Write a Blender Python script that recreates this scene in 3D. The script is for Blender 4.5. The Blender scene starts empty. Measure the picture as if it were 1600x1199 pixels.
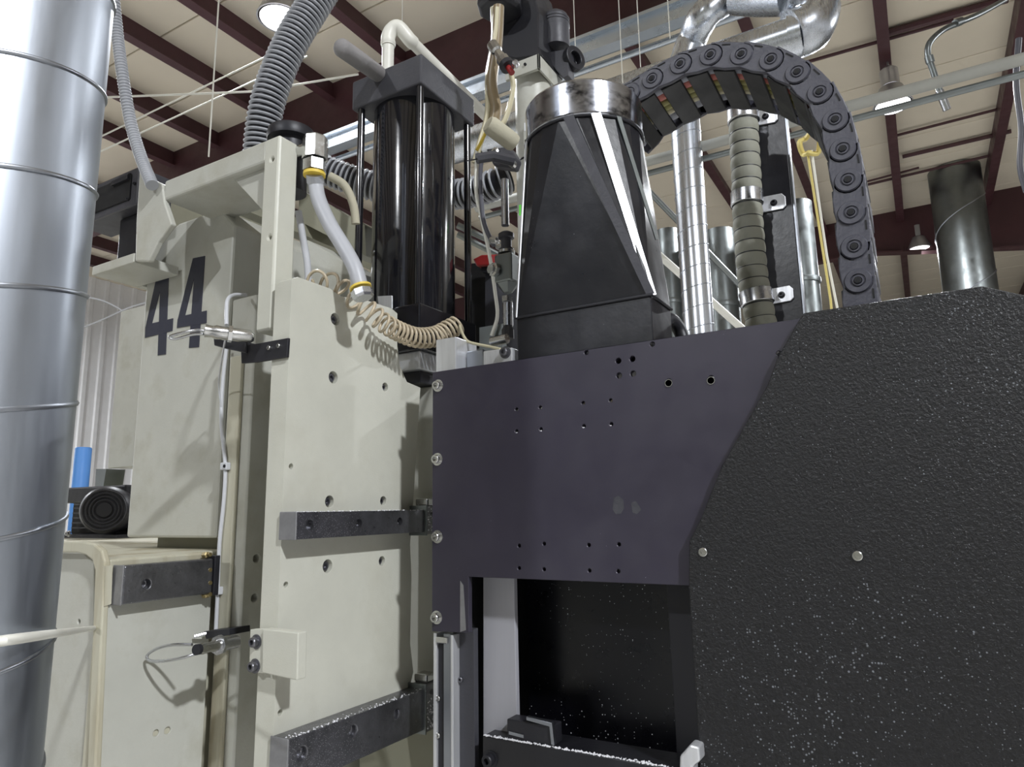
import bpy, bmesh, math, random
from mathutils import Vector, Matrix
random.seed(4)
SC = bpy.context.scene
COL = SC.collection
# ------------------------------------------------------------------ camera
F = 1090.0; YAW, PIT, ROL = math.radians(30.25), math.radians(10.2), math.radians(-1.0)
CAM = Vector((0, 0, 1.6))
_f = Vector((-math.sin(YAW)*math.cos(PIT), math.cos(YAW)*math.cos(PIT), math.sin(PIT)))
_r0 = Vector((math.cos(YAW), math.sin(YAW), 0)); _u0 = _r0.cross(_f)
_r = _r0*math.cos(ROL) + _u0*math.sin(ROL); _u = -_r0*math.sin(ROL) + _u0*math.cos(ROL)
cd = bpy.data.cameras.new('camera'); cam = bpy.data.objects.new('camera', cd); COL.objects.link(cam)
cam.matrix_world = Matrix(((_r.x, _u.x, -_f.x, CAM.x), (_r.y, _u.y, -_f.y, CAM.y), (_r.z, _u.z, -_f.z, CAM.z), (0, 0, 0, 1)))
cd.sensor_fit = 'HORIZONTAL'; cd.sensor_width = 36; cd.lens = 36*F/1600; cd.clip_start = .02; cd.clip_end = 100
SC.camera = cam
# ------------------------------------------------------------------ world, exposure
w = bpy.data.worlds.new('hall_air'); SC.world = w; w.use_nodes = True
w.node_tree.nodes['Background'].inputs[0].default_value = (.8, .88, 1, 1)
w.node_tree.nodes['Background'].inputs[1].default_value = .4
SC.view_settings.view_transform = 'Standard'; SC.view_settings.look = 'None'
SC.view_settings.exposure = -.75; SC.view_settings.gamma = 1
SC.view_settings.use_curve_mapping = False
LAMP_POWER = 620
LAMP_Z = 6.2
# lamps of the hall: x, y (first three are seen in the picture; the last is added to brighten the left wall)
LAMPS = [(-4.8, 4.0), (.135, 8.78), (.363, 14.44), (4.5, -1.7), (-2.0, -6.0), (5.2, 8.5), (-13.0, 1.5)]

# ------------------------------------------------------------------ geometry helpers
def ray(px, py): return _r*((px-800)/F) + _u*((599.5-py)/F) + _f
def on(px, py, ax, c):
    d = ray(px, py); return CAM + d*((c-CAM[ax])/d[ax])
def X(px, py, c): return on(px, py, 0, c)
def Y(px, py, c): return on(px, py, 1, c)
def Z(px, py, c): return on(px, py, 2, c)
def D(px, py, t): return CAM + ray(px, py)*t
def depth(p): return (Vector(p)-CAM).dot(_f)
WL = {}
def setp(o, label=None, cat=None, group=None, kind=None):
    if label: o['label'] = label
    if cat: o['category'] = cat
    if group: o['group'] = group
    if kind: o['kind'] = kind
    return o
def thing(name, label, cat, loc, group=None):
    o = bpy.data.objects.new(name, None); COL.objects.link(o); o.location = loc
    o.empty_display_size = .05
    WL[o] = Vector(loc); return setp(o, label, cat, group)
def link(name, me, mat, parent=None, loc=(0, 0, 0), bev=0, smooth=None, **kw):
    o = bpy.data.objects.new(name, me); COL.objects.link(o)
    if mat is not None and not me.materials: me.materials.append(mat)
    wl = Vector(loc); WL[o] = wl
    if parent: o.parent = parent; o.location = wl - WL[parent]
    else: o.location = wl
    if bev:
        m = o.modifiers.new('edge', 'BEVEL'); m.width = bev; m.segments = 2; m.limit_method = 'ANGLE'; m.angle_limit = math.radians(35)
        m.harden_normals = False
    return setp(o, **kw)
def mk(name, bm, mat, parent=None, bev=0, smooth=None, **kw):
    if not bm.verts: raise ValueError(name)
    lo = Vector([min(v.co[i] for v in bm.verts) for i in range(3)]); hi = Vector([max(v.co[i] for v in bm.verts) for i in range(3)])
    c = (lo+hi)/2
    for v in bm.verts: v.co -= c
    bmesh.ops.recalc_face_normals(bm, faces=bm.faces)
    me = bpy.data.meshes.new(name); bm.to_mesh(me); bm.free()
    if smooth is not None:
        me.polygons.foreach_set('use_smooth', [True]*len(me.polygons))
        me.set_sharp_from_angle(angle=math.radians(smooth))
    return link(name, me, mat, parent, c, bev, **kw)
def B(): return bmesh.new()
def poly_extrude(bm, pts, off):
    n = len(pts); off = Vector(off)
    a = [bm.verts.new(p) for p in pts]; b = [bm.verts.new(Vector(p)+off) for p in pts]
    bm.faces.new(a); bm.faces.new(b[::-1])
    for i in range(n): bm.faces.new((a[i], b[i], b[(i+1) % n], a[(i+1) % n]))
    return bm
def prism(pxs, ax, c, d, bm=None):
    off = Vector((0, 0, 0)); off[ax] = d
    return poly_extrude(bm or B(), [on(x, y, ax, c) for x, y in pxs], off)
def box(x0, x1, y0, y1, z0, z1, bm=None):
    return poly_extrude(bm or B(), [(x0, y0, z0), (x1, y0, z0), (x1, y1, z0), (x0, y1, z0)], (0, 0, z1-z0))
def basis(d):
    d = Vector(d).normalized(); h = Vector((0, 0, 1)) if abs(d.z) < .9 else Vector((0, 1, 0))
    a = d.cross(h).normalized(); return a, d.cross(a).normalized(), d
def lathe(prof, p0, d, seg=24, bm=None, hexa=False):
    bm = bm or B(); a, b, d = basis(d); p0 = Vector(p0); rings = []
    for r, h in prof:
        if r < 1e-6: rings.append([bm.verts.new(p0+d*h)]); continue
        rings.append([bm.verts.new(p0+d*h+(a*math.cos(2*math.pi*k/seg)+b*math.sin(2*math.pi*k/seg))*r) for k in range(seg)])
    for u, v in zip(rings, rings[1:]):
        for k in range(seg):
            j = (k+1) % seg
            if len(u) == 1 and len(v) == 1: continue
            if len(u) == 1: bm.faces.new((u[0], v[k], v[j]))
            elif len(v) == 1: bm.faces.new((u[k], v[0], u[j]))
            else: bm.faces.new((u[k], v[k], v[j], u[j]))
    for e in (rings[0], rings[-1]):
        if len(e) > 1: bm.faces.new(e)
    return bm
def cyl(p0, p1, r, seg=16, bm=None):
    p0 = Vector(p0); p1 = Vector(p1); return lathe([(r, 0), (r, (p1-p0).length)], p0, p1-p0, seg, bm)
def smoothpath(pts, n=8):
    pts = [Vector(p) for p in pts]; out = []
    P = [pts[0]*2-pts[1]] + pts + [pts[-1]*2-pts[-2]]
    for i in range(1, len(P)-2):
        a, b, c, d = P[i-1:i+3]
        for k in range(n):
            t = k/n; out.append(.5*((2*b)+(c-a)*t+(2*a-5*b+4*c-d)*t*t+(3*b-a-3*c+d)*t**3))
    out.append(pts[-1]); return out
def sweep(pts, rad, seg=12, bm=None, caps=True):
    bm = bm or B(); pts = [Vector(p) for p in pts]; n = len(pts)
    T = [(pts[min(i+1, n-1)]-pts[max(i-1, 0)]).normalized() for i in range(n)]
    a, b, _ = basis(T[0]); prev = None; rings = []
    for i in range(n):
        a = (a - T[i]*a.dot(T[i])).normalized(); b = T[i].cross(a)
        r = rad(i/(n-1)) if callable(rad) else rad
        rings.append([bm.verts.new(pts[i]+(a*math.cos(2*math.pi*k/seg)+b*math.sin(2*math.pi*k/seg))*r) for k in range(seg)])
    for u, v in zip(rings, rings[1:]):
        for k in range(seg): bm.faces.new((u[k], v[k], v[(k+1) % seg], u[(k+1) % seg]))
    if caps: bm.faces.new(rings[0]); bm.faces.new(rings[-1])
    return bm
def resample(pts, step):
    pts = [Vector(p) for p in pts]; out = [pts[0]]; acc = 0
    for a, b in zip(pts, pts[1:]):
        L = (b-a).length; s = step-acc
        while s <= L: out.append(a+(b-a)*(s/L)); s += step
        acc = (acc+L) % step
    return out
def ribbed(pts, r0, r1, pitch, seg=16, bm=None):
    P = resample(smoothpath(pts, 24), pitch/4); bm = bm or B(); n = len(P)
    prof = [r0, (r0+r1)/2+.3*(r1-r0), r1, (r0+r1)/2+.3*(r1-r0)]
    cnt = [0]
    def rf(t): return prof[int(round(t*(n-1))) % 4]
    return sweep(P, rf, seg, bm)
def cut(o, holes, ax, c, depth_, seg=16):
    """drill real round holes (px, py, radius) into the flat face at plane ax=c"""
    bm = B()
    for px, py, r in holes:
        p = on(px, py, ax, c); d = Vector((0, 0, 0)); d[ax] = 1 if depth_ > 0 else -1
        lathe([(r, 0), (r, abs(depth_)+.004)], p-d*.004, d, seg, bm)
    bmesh.ops.recalc_face_normals(bm, faces=bm.faces)
    me = bpy.data.meshes.new('cutter'); bm.to_mesh(me); bm.free()
    k = bpy.data.objects.new('cutter', me); COL.objects.link(k)
    m = o.modifiers.new('b', 'BOOLEAN'); m.object = k; m.operation = 'DIFFERENCE'; m.solver = 'EXACT'
    bpy.context.view_layer.update()
    dg = bpy.context.evaluated_depsgraph_get()
    new = bpy.data.meshes.new_from_object(o.evaluated_get(dg)); o.modifiers.remove(m); old = o.data; o.data = new; new.name = old.name
    bpy.data.objects.remove(k); bpy.data.meshes.remove(me); bpy.data.meshes.remove(old)
    return o
# ------------------------------------------------------------------ materials
def MAT(name, col, rough=.5, metal=0, var=.06, scale=6, bump=0, bscale=60, spec=None, stain=None, stain_amt=.5, sscale=3, streak=None, coat=0, speck=None, sp_scale=300, sp_th=.06, trans=0, aniso=0):
    m = bpy.data.materials.new(name); m.use_nodes = True; N = m.node_tree.nodes; L = m.node_tree.links
    p = N['Principled BSDF']; p.inputs['Roughness'].default_value = rough; p.inputs['Metallic'].default_value = metal
    if coat: p.inputs['Coat Weight'].default_value = coat
    if trans: p.inputs['Transmission Weight'].default_value = trans
    tc = N.new('ShaderNodeTexCoord'); mp = N.new('ShaderNodeMapping'); L.new(tc.outputs['Object'], mp.inputs[0])
    if streak: mp.inputs['Scale'].default_value = streak
    def noise(s, d=4, src=None):
        n = N.new('ShaderNodeTexNoise'); n.inputs['Scale'].default_value = s; n.inputs['Detail'].default_value = d; n.inputs['Roughness'].default_value = .6
        L.new(src or mp.outputs[0], n.inputs['Vector']); return n
    def mix(fac, a, b, blend='MIX'):
        x = N.new('ShaderNodeMix'); x.data_type = 'RGBA'; x.blend_type = blend
        for s, v in ((x.inputs[0], fac), (x.inputs[6], a), (x.inputs[7], b)):
            if isinstance(v, (int, float)): s.default_value = v
            elif isinstance(v, tuple): s.default_value = v
            else: L.new(v, s)
        return x.outputs[2]
    def ramp(src, a, b):
        r = N.new('ShaderNodeMapRange'); r.inputs[1].default_value = a; r.inputs[2].default_value = b; L.new(src, r.inputs[0]); return r.outputs[0]
    c4 = (*col, 1); hi = (*[min(1, c*(1+var)) for c in col], 1); lo = (*[c*(1-var) for c in col], 1)
    n1 = noise(scale); out = mix(ramp(n1.outputs[0], .3, .7), lo, hi)
    if stain:
        n2 = noise(sscale, 6); f = N.new('ShaderNodeMath'); f.operation = 'MULTIPLY'; f.inputs[1].default_value = stain_amt
        L.new(ramp(n2.outputs[0], .50, .66), f.inputs[0]); out = mix(f.outputs[0], out, (*stain, 1))
    if speck:
        v = N.new('ShaderNodeTexVoronoi'); v.inputs['Scale'].default_value = sp_scale; L.new(tc.outputs['Object'], v.inputs['Vector'])
        n3 = noise(2.5, 3, tc.outputs['Object'])
        th = N.new('ShaderNodeMath'); th.operation = 'LESS_THAN'; L.new(v.outputs['Distance'], th.inputs[0])
        sep = N.new('ShaderNodeSeparateColor'); L.new(v.outputs['Color'], sep.inputs[0])
        # only some of the cells carry a fleck, and of varying size
        mu = N.new('ShaderNodeMath'); mu.operation = 'MULTIPLY'; L.new(ramp(sep.outputs[0], .6, 1.), mu.inputs[0]); mu.inputs[1].default_value = sp_th
        mu2 = N.new('ShaderNodeMath'); mu2.operation = 'MULTIPLY'; L.new(mu.outputs[0], mu2.inputs[0]); L.new(ramp(n3.outputs[0], .35, .62), mu2.inputs[1])
        L.new(mu2.outputs[0], th.inputs[1]); out = mix(th.outputs[0], out, (*speck, 1))
    L.new(out, p.inputs['Base Color'])
    n4 = noise(scale*3, 5); rr = N.new('ShaderNodeMapRange'); rr.inputs[1].default_value = .3; rr.inputs[2].default_value = .7
    rr.inputs[3].default_value = max(.03, rough*.8); rr.inputs[4].default_value = min(1, rough*1.2); L.new(n4.outputs[0], rr.inputs[0]); L.new(rr.outputs[0], p.inputs['Roughness'])
    if bump:
        nb = noise(bscale, 3); b = N.new('ShaderNodeBump'); b.inputs['Strength'].default_value = min(1, bump); b.inputs['Distance'].default_value = .002
        L.new(nb.outputs[0], b.inputs['Height']); L.new(b.outputs[0], p.inputs['Normal'])
    return m
def EMIT(name, col, s):
    m = bpy.data.materials.new(name); m.use_nodes = True; N = m.node_tree.nodes
    p = N['Principled BSDF']; p.inputs['Base Color'].default_value = (*col, 1); p.inputs['Emission Color'].default_value = (*col, 1); p.inputs['Emission Strength'].default_value = s
    return m
M = dict(
    beige=MAT('beige_enamel', (.57, .567, .495), .42, bump=.12, bscale=300, stain=(.36, .34, .26), stain_amt=.22, sscale=5, speck=(.2, .18, .13), sp_scale=160, sp_th=.12),
    beige2=MAT('beige_enamel_worn', (.50, .50, .45), .45, bump=.15, bscale=200, stain=(.3, .28, .2), stain_amt=.35, sscale=7),
    grime=MAT('beige_enamel_grimy', (.50, .48, .38), .5, bump=.2, bscale=120, stain=(.28, .22, .12), stain_amt=.7, sscale=9, streak=(1, 1, .15)),
    olive=MAT('shade_olive_enamel', (.27, .265, .2), .5, bump=.1, stain=(.18, .17, .12), stain_amt=.3),  # darker copy of the cream enamel, shade put into its colour
    galv=MAT('galvanised_sheet', (.40, .43, .48), .42, 1, var=.05, scale=5, bump=.05, bscale=30, streak=(2, 2, .25)),
    galv2=MAT('galvanised_duct', (.62, .65, .70), .28, 1, var=.06, bump=.01, bscale=8, streak=(3, 3, .05)),
    galvd=MAT('dull_galvanised', (.24, .26, .26), .4, 1, var=.15, scale=3),
    seam=MAT('seam_metal', (.36, .38, .42), .38, 1),
    steel=MAT('bright_steel', (.62, .63, .66), .25, 1, bump=.1, bscale=90),
    alu=MAT('milled_aluminium', (.74, .75, .78), .42, .7, var=.08, scale=20, streak=(4, 4, .3)),
    rail=MAT('rail_steel', (.2, .2, .22), .33, .85, var=.2, scale=30, bump=.35, bscale=140, speck=(.75, .75, .78), sp_scale=420, sp_th=.3, stain=(.06, .06, .06), stain_amt=.5, sscale=14),
    railend=MAT('rail_end_cover', (.27, .27, .28), .45, .5, var=.15, scale=30, bump=.2),
    nickel=MAT('nickel', (.60, .60, .59), .24, 1, var=.1, scale=40),
    blackp=MAT('black_gloss_paint', (.009, .009, .012), .13, 0, coat=.5, bump=.03, bscale=15),
    blacks=MAT('black_satin_paint', (.011, .011, .014), .34, 0, bump=.15, bscale=60, stain=(.035, .035, .042), stain_amt=.5, sscale=6, speck=(.3, .3, .33), sp_scale=130, sp_th=.08),
    blackm=MAT('black_anodised', (.02, .02, .025), .45, .2),
    charcoal=MAT('charcoal_cast_plate', (.05, .05, .06), .5, .1, bump=.3, bscale=150, stain=(.12, .12, .13), stain_amt=.3),
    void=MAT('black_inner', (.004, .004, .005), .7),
    purple=MAT('purple_black_anodised_plate', (.034, .030, .047), .4, .0, var=.14, scale=5, bump=.05, bscale=70, stain=(.048, .045, .06), stain_amt=.35, sscale=4, speck=(.3, .3, .33), sp_scale=90, sp_th=.07),
    grain=MAT('pebbled_black_panel', (.006, .006, .0075), .36, 0, var=.7, scale=150, bump=1, bscale=260, speck=(.16, .17, .19), sp_scale=260, sp_th=.42),
    chamber=MAT('black_glossy_liner', (.003, .003, .005), .3, 0, speck=(.6, .61, .65), sp_scale=210, sp_th=.36),
    crumb=MAT('white_plastic_dust', (.7, .7, .73), .7, bump=1, bscale=300),
    plast=MAT('chain_plastic', (.052, .052, .07), .42, bump=.35, bscale=90, stain=(.1, .1, .12), stain_amt=.5, sscale=20),
    plastd=MAT('chain_crossbar_plastic', (.012, .012, .014), .5),
    pink=MAT('red_cable', (.55, .18, .15), .5), oliv=MAT('olive_cable', (.33, .31, .12), .5), greyc=MAT('grey_cable', (.34, .35, .4), .45),
    lgrey=MAT('light_grey_conduit', (.43, .44, .47), .42, bump=.1), wgrey=MAT('pale_grey_hose', (.56, .57, .6), .45),
    ribd=MAT('dark_ribbed_plastic', (.10, .10, .12), .4), ribl=MAT('light_ribbed_conduit', (.36, .37, .4), .4),
    fabric=MAT('grey_wrapped_hose', (.28, .28, .23), .7, bump=.4, bscale=40, stain=(.15, .15, .12), stain_amt=.6, sscale=10),
    pvc=MAT('white_pipe', (.78, .77, .70), .4), foam=MAT('cream_foam', (.5, .47, .36), .8, bump=.5, bscale=90), foamg=MAT('grey_foam', (.24, .23, .23), .8, bump=.5, bscale=90),
    coil=MAT('tan_coiled_tube', (.5, .42, .3), .35, var=.15, scale=12), yel=MAT('yellow_ring', (.75, .55, .08), .5), yrope=MAT('yellow_cord', (.7, .58, .2), .5),
    clear=MAT('yellowed_tube', (.6, .55, .38), .25), tan=MAT('brown_tube', (.26, .2, .12), .35), red=MAT('red_plastic', (.3, .02, .02), .45), green=MAT('green_sticker', (.15, .75, .08), .5),
    white=MAT('white_label', (.8, .82, .85), .5), ink=MAT('dark_blue_grey_vinyl', (.035, .037, .055), .45), blue=MAT('blue_wrap', (.1, .3, .75), .5),
    ceil=MAT('cream_ceiling_liner', (.72, .645, .52), .75, var=.05, scale=.6), wall=MAT('white_wall_sheet', (.88, .88, .89), .5, var=.03), maroon=MAT('maroon_primer', (.062, .021, .025), .5, var=.15, scale=2),
    maroond=MAT('maroon_primer_flange', (.15, .05, .05), .5), floor=MAT('concrete_floor', (.42, .41, .39), .35, scale=.7), strut=MAT('zinc_strut', (.55, .6, .66), .3, .9, var=.1, scale=2),
    lampm=MAT('lamp_metal', (.5, .5, .52), .35, .8), pipeg=MAT('grey_sprinkler_pipe', (.36, .36, .33), .45), brass=MAT('brass', (.45, .36, .18), .35, .9),
    collar=MAT('collar_metal', (.5, .52, .58), .2, 1, var=.1, scale=10, stain=(.02, .02, .025), stain_amt=.9, sscale=22, streak=(1, 1, 1.6)),
    strip=MAT('pale_bare_strip', (.42, .42, .46), .5, .2, streak=(3, 3, .3)),
    bulb=EMIT('lit_lamp_lens', (1, .98, 1), 14),
)
# shared socket bolt meshes ------------------------------------------------
_bm = {}
def bolt(p, d, r, parent, mat='nickel', washer=True, name='socket_bolt', h=None, label=None):
    h = h or r*1.15; key = (round(r, 4), washer, round(h, 4), mat)
    if key not in _bm:
        b = B(); o = 0
        if washer: lathe([(r*1.45, 0), (r*1.45, r*.2), (0, r*.2)], (0, 0, 0), (0, 0, 1), 20, b); o = r*.2
        lathe([(r, o), (r, o+h*.85), (r*.88, o+h), (r*.52, o+h), (r*.52, o+h*.35), (0, o+h*.35)], (0, 0, 0), (0, 0, 1), 20, b)
        bmesh.ops.recalc_face_normals(b, faces=b.faces)
        me = bpy.data.meshes.new(name); b.to_mesh(me); b.free(); me.materials.append(M[mat]); _bm[key] = me
    o = link(name, _bm[key], None, parent, p, label=label)
    o.rotation_euler = Vector(d).to_track_quat('Z', 'Y').to_euler(); return o
NY = (0, -1, 0); PX = (1, 0, 0)

# ================================================================== HALL (setting)
CZ = 7.0
X0, X1, Y0, Y1 = -16.0, 14.0, -12.0, 30.0
mk('floor', box(X0-.2, X1+.2, Y0-.2, Y1+.2, -.2, 0), M['floor'], kind='structure')
ceil = mk('ceiling', box(X0-.2, X1+.2, Y0-.2, Y1+.2, CZ+.05, CZ+.2), M['ceil'], kind='structure')
# ceiling liner panels, each a piece with an open joint
seams = [Y0 + .9*i for i in range(47)]
pm = None
for i, y in enumerate(seams):
    if y+.88 > Y1: break
    b = box(X0, X1, y, y+.885, CZ, CZ+.05)
    if pm is None: o = mk('ceiling_panel', b, M['ceil'], ceil, bev=.01); pm = o.data
    else:
        b.free(); o = link('ceiling_panel', pm, M['ceil'], ceil, ((X0+X1)/2, y+.4425, CZ+.025), bev=.01)
# purlins run away from the camera (Y)
pl = [(330, 14, 'x'), (190, 38, 'x'), (161, 128, 'x'), (163, 200, 'x'), (548, 25, 'x'), (985, 68, 'x'), (1160, 25, 'x'), (1372, 30, 'x'), (1590, 30, 'x')]
pxs = [Z(a, b_, CZ-.1).x for a, b_, _ in pl] + [2.7, 4.0, 5.3, 6.6, -11.3, -12.4, -13.5, -14.6]
for x in pxs:
    b = box(x-.035, x+.035, Y0, Y1, CZ-.22, CZ); box(x-.035, x+.09, Y0, Y1, CZ-.235, CZ-.22, b)
    mk('purlin', b, M['maroon'], ceil)
# main rafters run across (X)
for yy, d0, d1 in ((5.87, .80, .80), (14.35, 1.15, .72), (22.8, .8, .8), (-2.6, .8, .8)):
    b = B()
    poly_extrude(b, [(X0, yy, CZ-.0), (X1, yy, CZ-.0), (X1, yy, CZ-d0*.9), (2.2, yy, CZ-d0), (-.5, yy, CZ-d1), (X0, yy, CZ-d1)], (0, .02, 0))
    poly_extrude(b, [(X0, yy-.1, CZ-d1), (-.5, yy-.1, CZ-d1), (2.2, yy-.1, CZ-d0), (X1, yy-.1, CZ-d0*.9), (X1, yy-.1, CZ-d0*.9-.03), (2.2, yy-.1, CZ-d0-.03), (-.5, yy-.1, CZ-d1-.03), (X0, yy-.1, CZ-d1-.03)], (0, .22, 0))
    mk('rafter', b, M['maroon'], ceil)
def wallsheet(name, p, n, length, horizontal):
    b = B()
    pts = []; s = 0; k = 0
    while s < length:
        pts += [(s, 0), (s+.22, 0), (s+.245, .035), (s+.305, .035)]; s += .33
    A = [b.verts.new(Vector(p)+horizontal*u+n*v) for u, v in pts]; Bt = [b.verts.new(Vector(p)+horizontal*u+n*v+Vector((0, 0, CZ))) for u, v in pts]
    for i in range(len(pts)-1): b.faces.new((A[i], A[i+1], Bt[i+1], Bt[i]))
    o = mk(name, b, M['wall'], kind='structure'); m = o.modifiers.new('t', 'SOLIDIFY'); m.thickness = .02; return o
wallsheet('wall_left', (X0, Y0, 0), Vector((1, 0, 0)), Y1-Y0, Vector((0, 1, 0)))
mk('wall_far', box(X0, X1, Y1, Y1+.2, 0, CZ), M['ceil'], kind='structure')
mk('wall_right', box(X1, X1+.2, Y0, Y1, 0, CZ), M['wall'], kind='structure')
mk('wall_back', box(X0, X1, Y0-.2, Y0, 0, CZ), M['olive'], kind='structure')

# ------------------------------------------------------------------ lamps
LAB = ['glaring high bay lamp at top left beside the ribbed hose', 'bright high bay lamp right of the cable chain, nearer of two', 'small bright high bay lamp farther off, above the black panel', 'high bay lamp outside the picture to the right of the machine', 'high bay lamp outside the picture behind the viewer', 'high bay lamp outside the picture beyond the right edge', 'added unseen lamp that brightens the white left wall']
for i, (x, y) in enumerate(LAMPS):
    t = thing('high_bay_lamp', LAB[i], 'lamp', (x, y, LAMP_Z))
    R_ = .2
    mk('reflector', lathe([(R_, 0), (R_+.015, 0), (.13, .22), (.10, .24), (.09, .22), (R_-.01, .01), (R_, 0)], (x, y, LAMP_Z), (0, 0, 1), 28), M['lampm'], t, smooth=40)
    mk('lens', lathe([(0, -.07), (.1, -.055), (R_-.02, -.01), (R_-.01, .012), (0, .012)], (x, y, LAMP_Z), (0, 0, 1), 28), M['bulb'], t, smooth=40)
    mk('ballast', lathe([(.09, .24), (.1, .25), (.1, .45), (.04, .5), (0, .5)], (x, y, LAMP_Z), (0, 0, 1), 16), M['lampm'], t, smooth=40)
    mk('hanger', cyl((x, y, LAMP_Z+.5), (x, y, CZ), .012, 6), M['lampm'], t)
    l = bpy.data.lights.new('lamp_light', 'AREA'); l.shape = 'DISK'; l.size = .38; l.energy = LAMP_POWER*(2.2 if i == 3 else 2.0 if i == 6 else 1); l.color = (.93, .96, 1.0)
    lo = bpy.data.objects.new('lamp_light', l); COL.objects.link(lo); lo.parent = t; lo.location = (0, 0, -.09)

# ================================================================== BACKGROUND SERVICES
def pipe(name, pts, r, mat, label, cat, seg=12, group=None, smooth_n=0, par=None):
    P = smoothpath(pts, smooth_n) if smooth_n else pts
    o = mk(name, sweep(P, r, seg), M[mat], par, smooth=50)
    return o if par else setp(o, label, cat, group)
# bright conduits along the first rafter
yb = 5.2
for k, (py, r) in enumerate(((199, .035), (209, .028), (220, .022), (231, .03))):
    p = Y(560, py, yb); z = p.z
    pipe('conduit', [(-8.6, yb+.02*k, z), (6, yb+.02*k, z)], r, 'strut', ['bright zinc conduit running under the maroon rafter, uppermost of four', 'bright zinc conduit, second from top of four under the maroon rafter', 'thin zinc conduit, third from top of four under the maroon rafter', 'zinc conduit under the maroon rafter, lowest of four'][k], 'conduit', 10, 'conduits under the near rafter')
p = Y(1000, 40, 5.0)
b = box(-8, 8, 5.0, 5.08, p.z-.09, p.z+.09); box(-8, 8, 4.96, 5.0, p.z+.06, p.z+.09, b); box(-8, 8, 4.96, 5.0, p.z-.09, p.z-.06, b)
mk('cable_trough', b, M['strut'], label='grey metal trough crossing overhead above the hopper', cat='trough')
# sprinkler main, right side, and hooked drop pipe
p0 = Y(1330, 168, 4.6); p1 = Y(1640, 78, 4.6)
d_ = (p1-p0); 
o = pipe('sprinkler_pipe', [Vector((-3.0, 4.6, (p0.z+p1.z)/2)), Vector((6, 4.6, (p0.z+p1.z)/2))], .036, 'pipeg', 'grey horizontal pipe crossing in front of the nearer right lamp', 'pipe', 14)
pipe('sprinkler_pipe', [Vector((-3.0, 4.66, (p0.z+p1.z)/2-.062)), Vector((6, 4.66, (p0.z+p1.z)/2-.062))], .022, 'galvd', 'thinner grey pipe just below the larger horizontal pipe at right', 'pipe', 10)
t = thing('drop_pipe', 'grey hook-shaped conduit hanging open-ended at upper right', 'pipe', D(1480, 172, 5.2))
P = [D(1570, 0, 5.6), D(1530, 22, 5.4), D(1500, 35, 5.3), D(1472, 48, 5.25), D(1452, 68, 5.2), D(1450, 88, 5.2), D(1456, 105, 5.2), D(1466, 135, 5.2), D(1480, 172, 5.2)]
mk('conduit', sweep(smoothpath(P, 6), .022, 10), M['galvd'], t, smooth=50)
mk('coupling', cyl(D(1492, 37, 5.28), D(1502, 33, 5.3), .03, 10), M['galvd'], t, smooth=40)
mk('coupling', cyl(D(1451, 88, 5.2), D(1454, 98, 5.2), .03, 10), M['galvd'], t, smooth=40)
mk('nipple', cyl(D(1468, 142, 5.2), D(1480, 172, 5.2), .028, 10), M['steel'], t, smooth=40)
pipe('cable', [D(1592, 60, 5), D(1588, 130, 5), D(1596, 200, 5), D(1594, 260, 5), D(1604, 300, 5)], .02, 'ribd', 'dark cable hanging at the right edge of the picture', 'cable', 8, smooth_n=6)
# thin hanger wires
for px, y1, lab in ((628, 60, 'thin hanger rod above the white pipe elbow'), (899, 75, 'thin hanger rod above the round motor'), (973, 130, 'thin hanger wire left of two above the cable chain'), (1001, 105, 'thin hanger wire right of two above the cable chain'), (326, 245, 'thin hanger rod above the beige beam'), (1047, 60, 'thin hanger wire beside the elbow of the silver duct')):
    a = D(px, y1, 4.2); mk('hanger_wire', cyl(a, (a.x, a.y, CZ), .0028 if px != 326 else .005, 6), M['pvc'], label=lab, cat='wire')
# bracing rods and small purlin conduits high on the ceiling
for (a, b_, r, lab) in (((140, 153), (400, 143), .009, 'pale rod crossing above the beige machine frame'), ((400, 143), (560, 116), .009, 'pale rod passing behind the ribbed hose'), ((140, 222), (470, 62), .007, 'thin pale rod slanting under the ceiling at left'), ((150, 240), (480, 88), .007, 'thin pale rod under the ceiling, lower of two slanting ones')):
    dd_ = 6.0+r*0+(.35*(a[1]-150)/70); mk('brace_rod', cyl(D(*a, dd_), D(*b_, dd_), r, 8), M['pvc'], label=lab, cat='rod')
for (a, b_, r, lab) in (((1385, 52), (1575, -2), .03, 'dark conduit fixed along the ceiling at upper right'), ((1250, 100), (1490, 32), .014, 'thin dark line conduit on the ceiling, upper right'), ((1400, 212), (1570, 168), .014, 'thin conduit on the ceiling below the nearer lamp'), ((1410, 245), (1580, 205), .022, 'dark conduit on the ceiling between the two right lamps'), ((1350, 290), (1560, 240), .016, 'conduit on the ceiling above the farther lamp'), ((1350, 285), (1436, 262), .012, 'short conduit on the ceiling left of the wide duct')):
    p, q = Z(*a, CZ-.06), Z(*b_, CZ-.06); mk('ceiling_conduit', cyl(p, q, r*1.5, 8), M['maroon'], label=lab, cat='conduit')
def spiral(name, x, y, z0, z1, r, pitch, label, mat='galv2', ribr=.004, seg=40, loc_t=None, hand=1, phase=0):
    t = thing(name, label, 'duct', (x, y, z0))
    mk('duct_wall', lathe([(r, 0), (r, z1-z0), (r-.004, z1-z0), (r-.004, 0), (r, 0)], (x, y, z0), (0, 0, 1), 64), M[mat], t, smooth=40)
    n = int((z1-z0)/pitch*seg); P = [(x+math.cos(hand*2*math.pi*k/seg+phase)*r, y+math.sin(hand*2*math.pi*k/seg+phase)*r, z0+pitch*k/seg) for k in range(n)]
    mk('lock_seam', sweep(P, ribr, 6), M['seam'], t, smooth=60)
    return t
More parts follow.
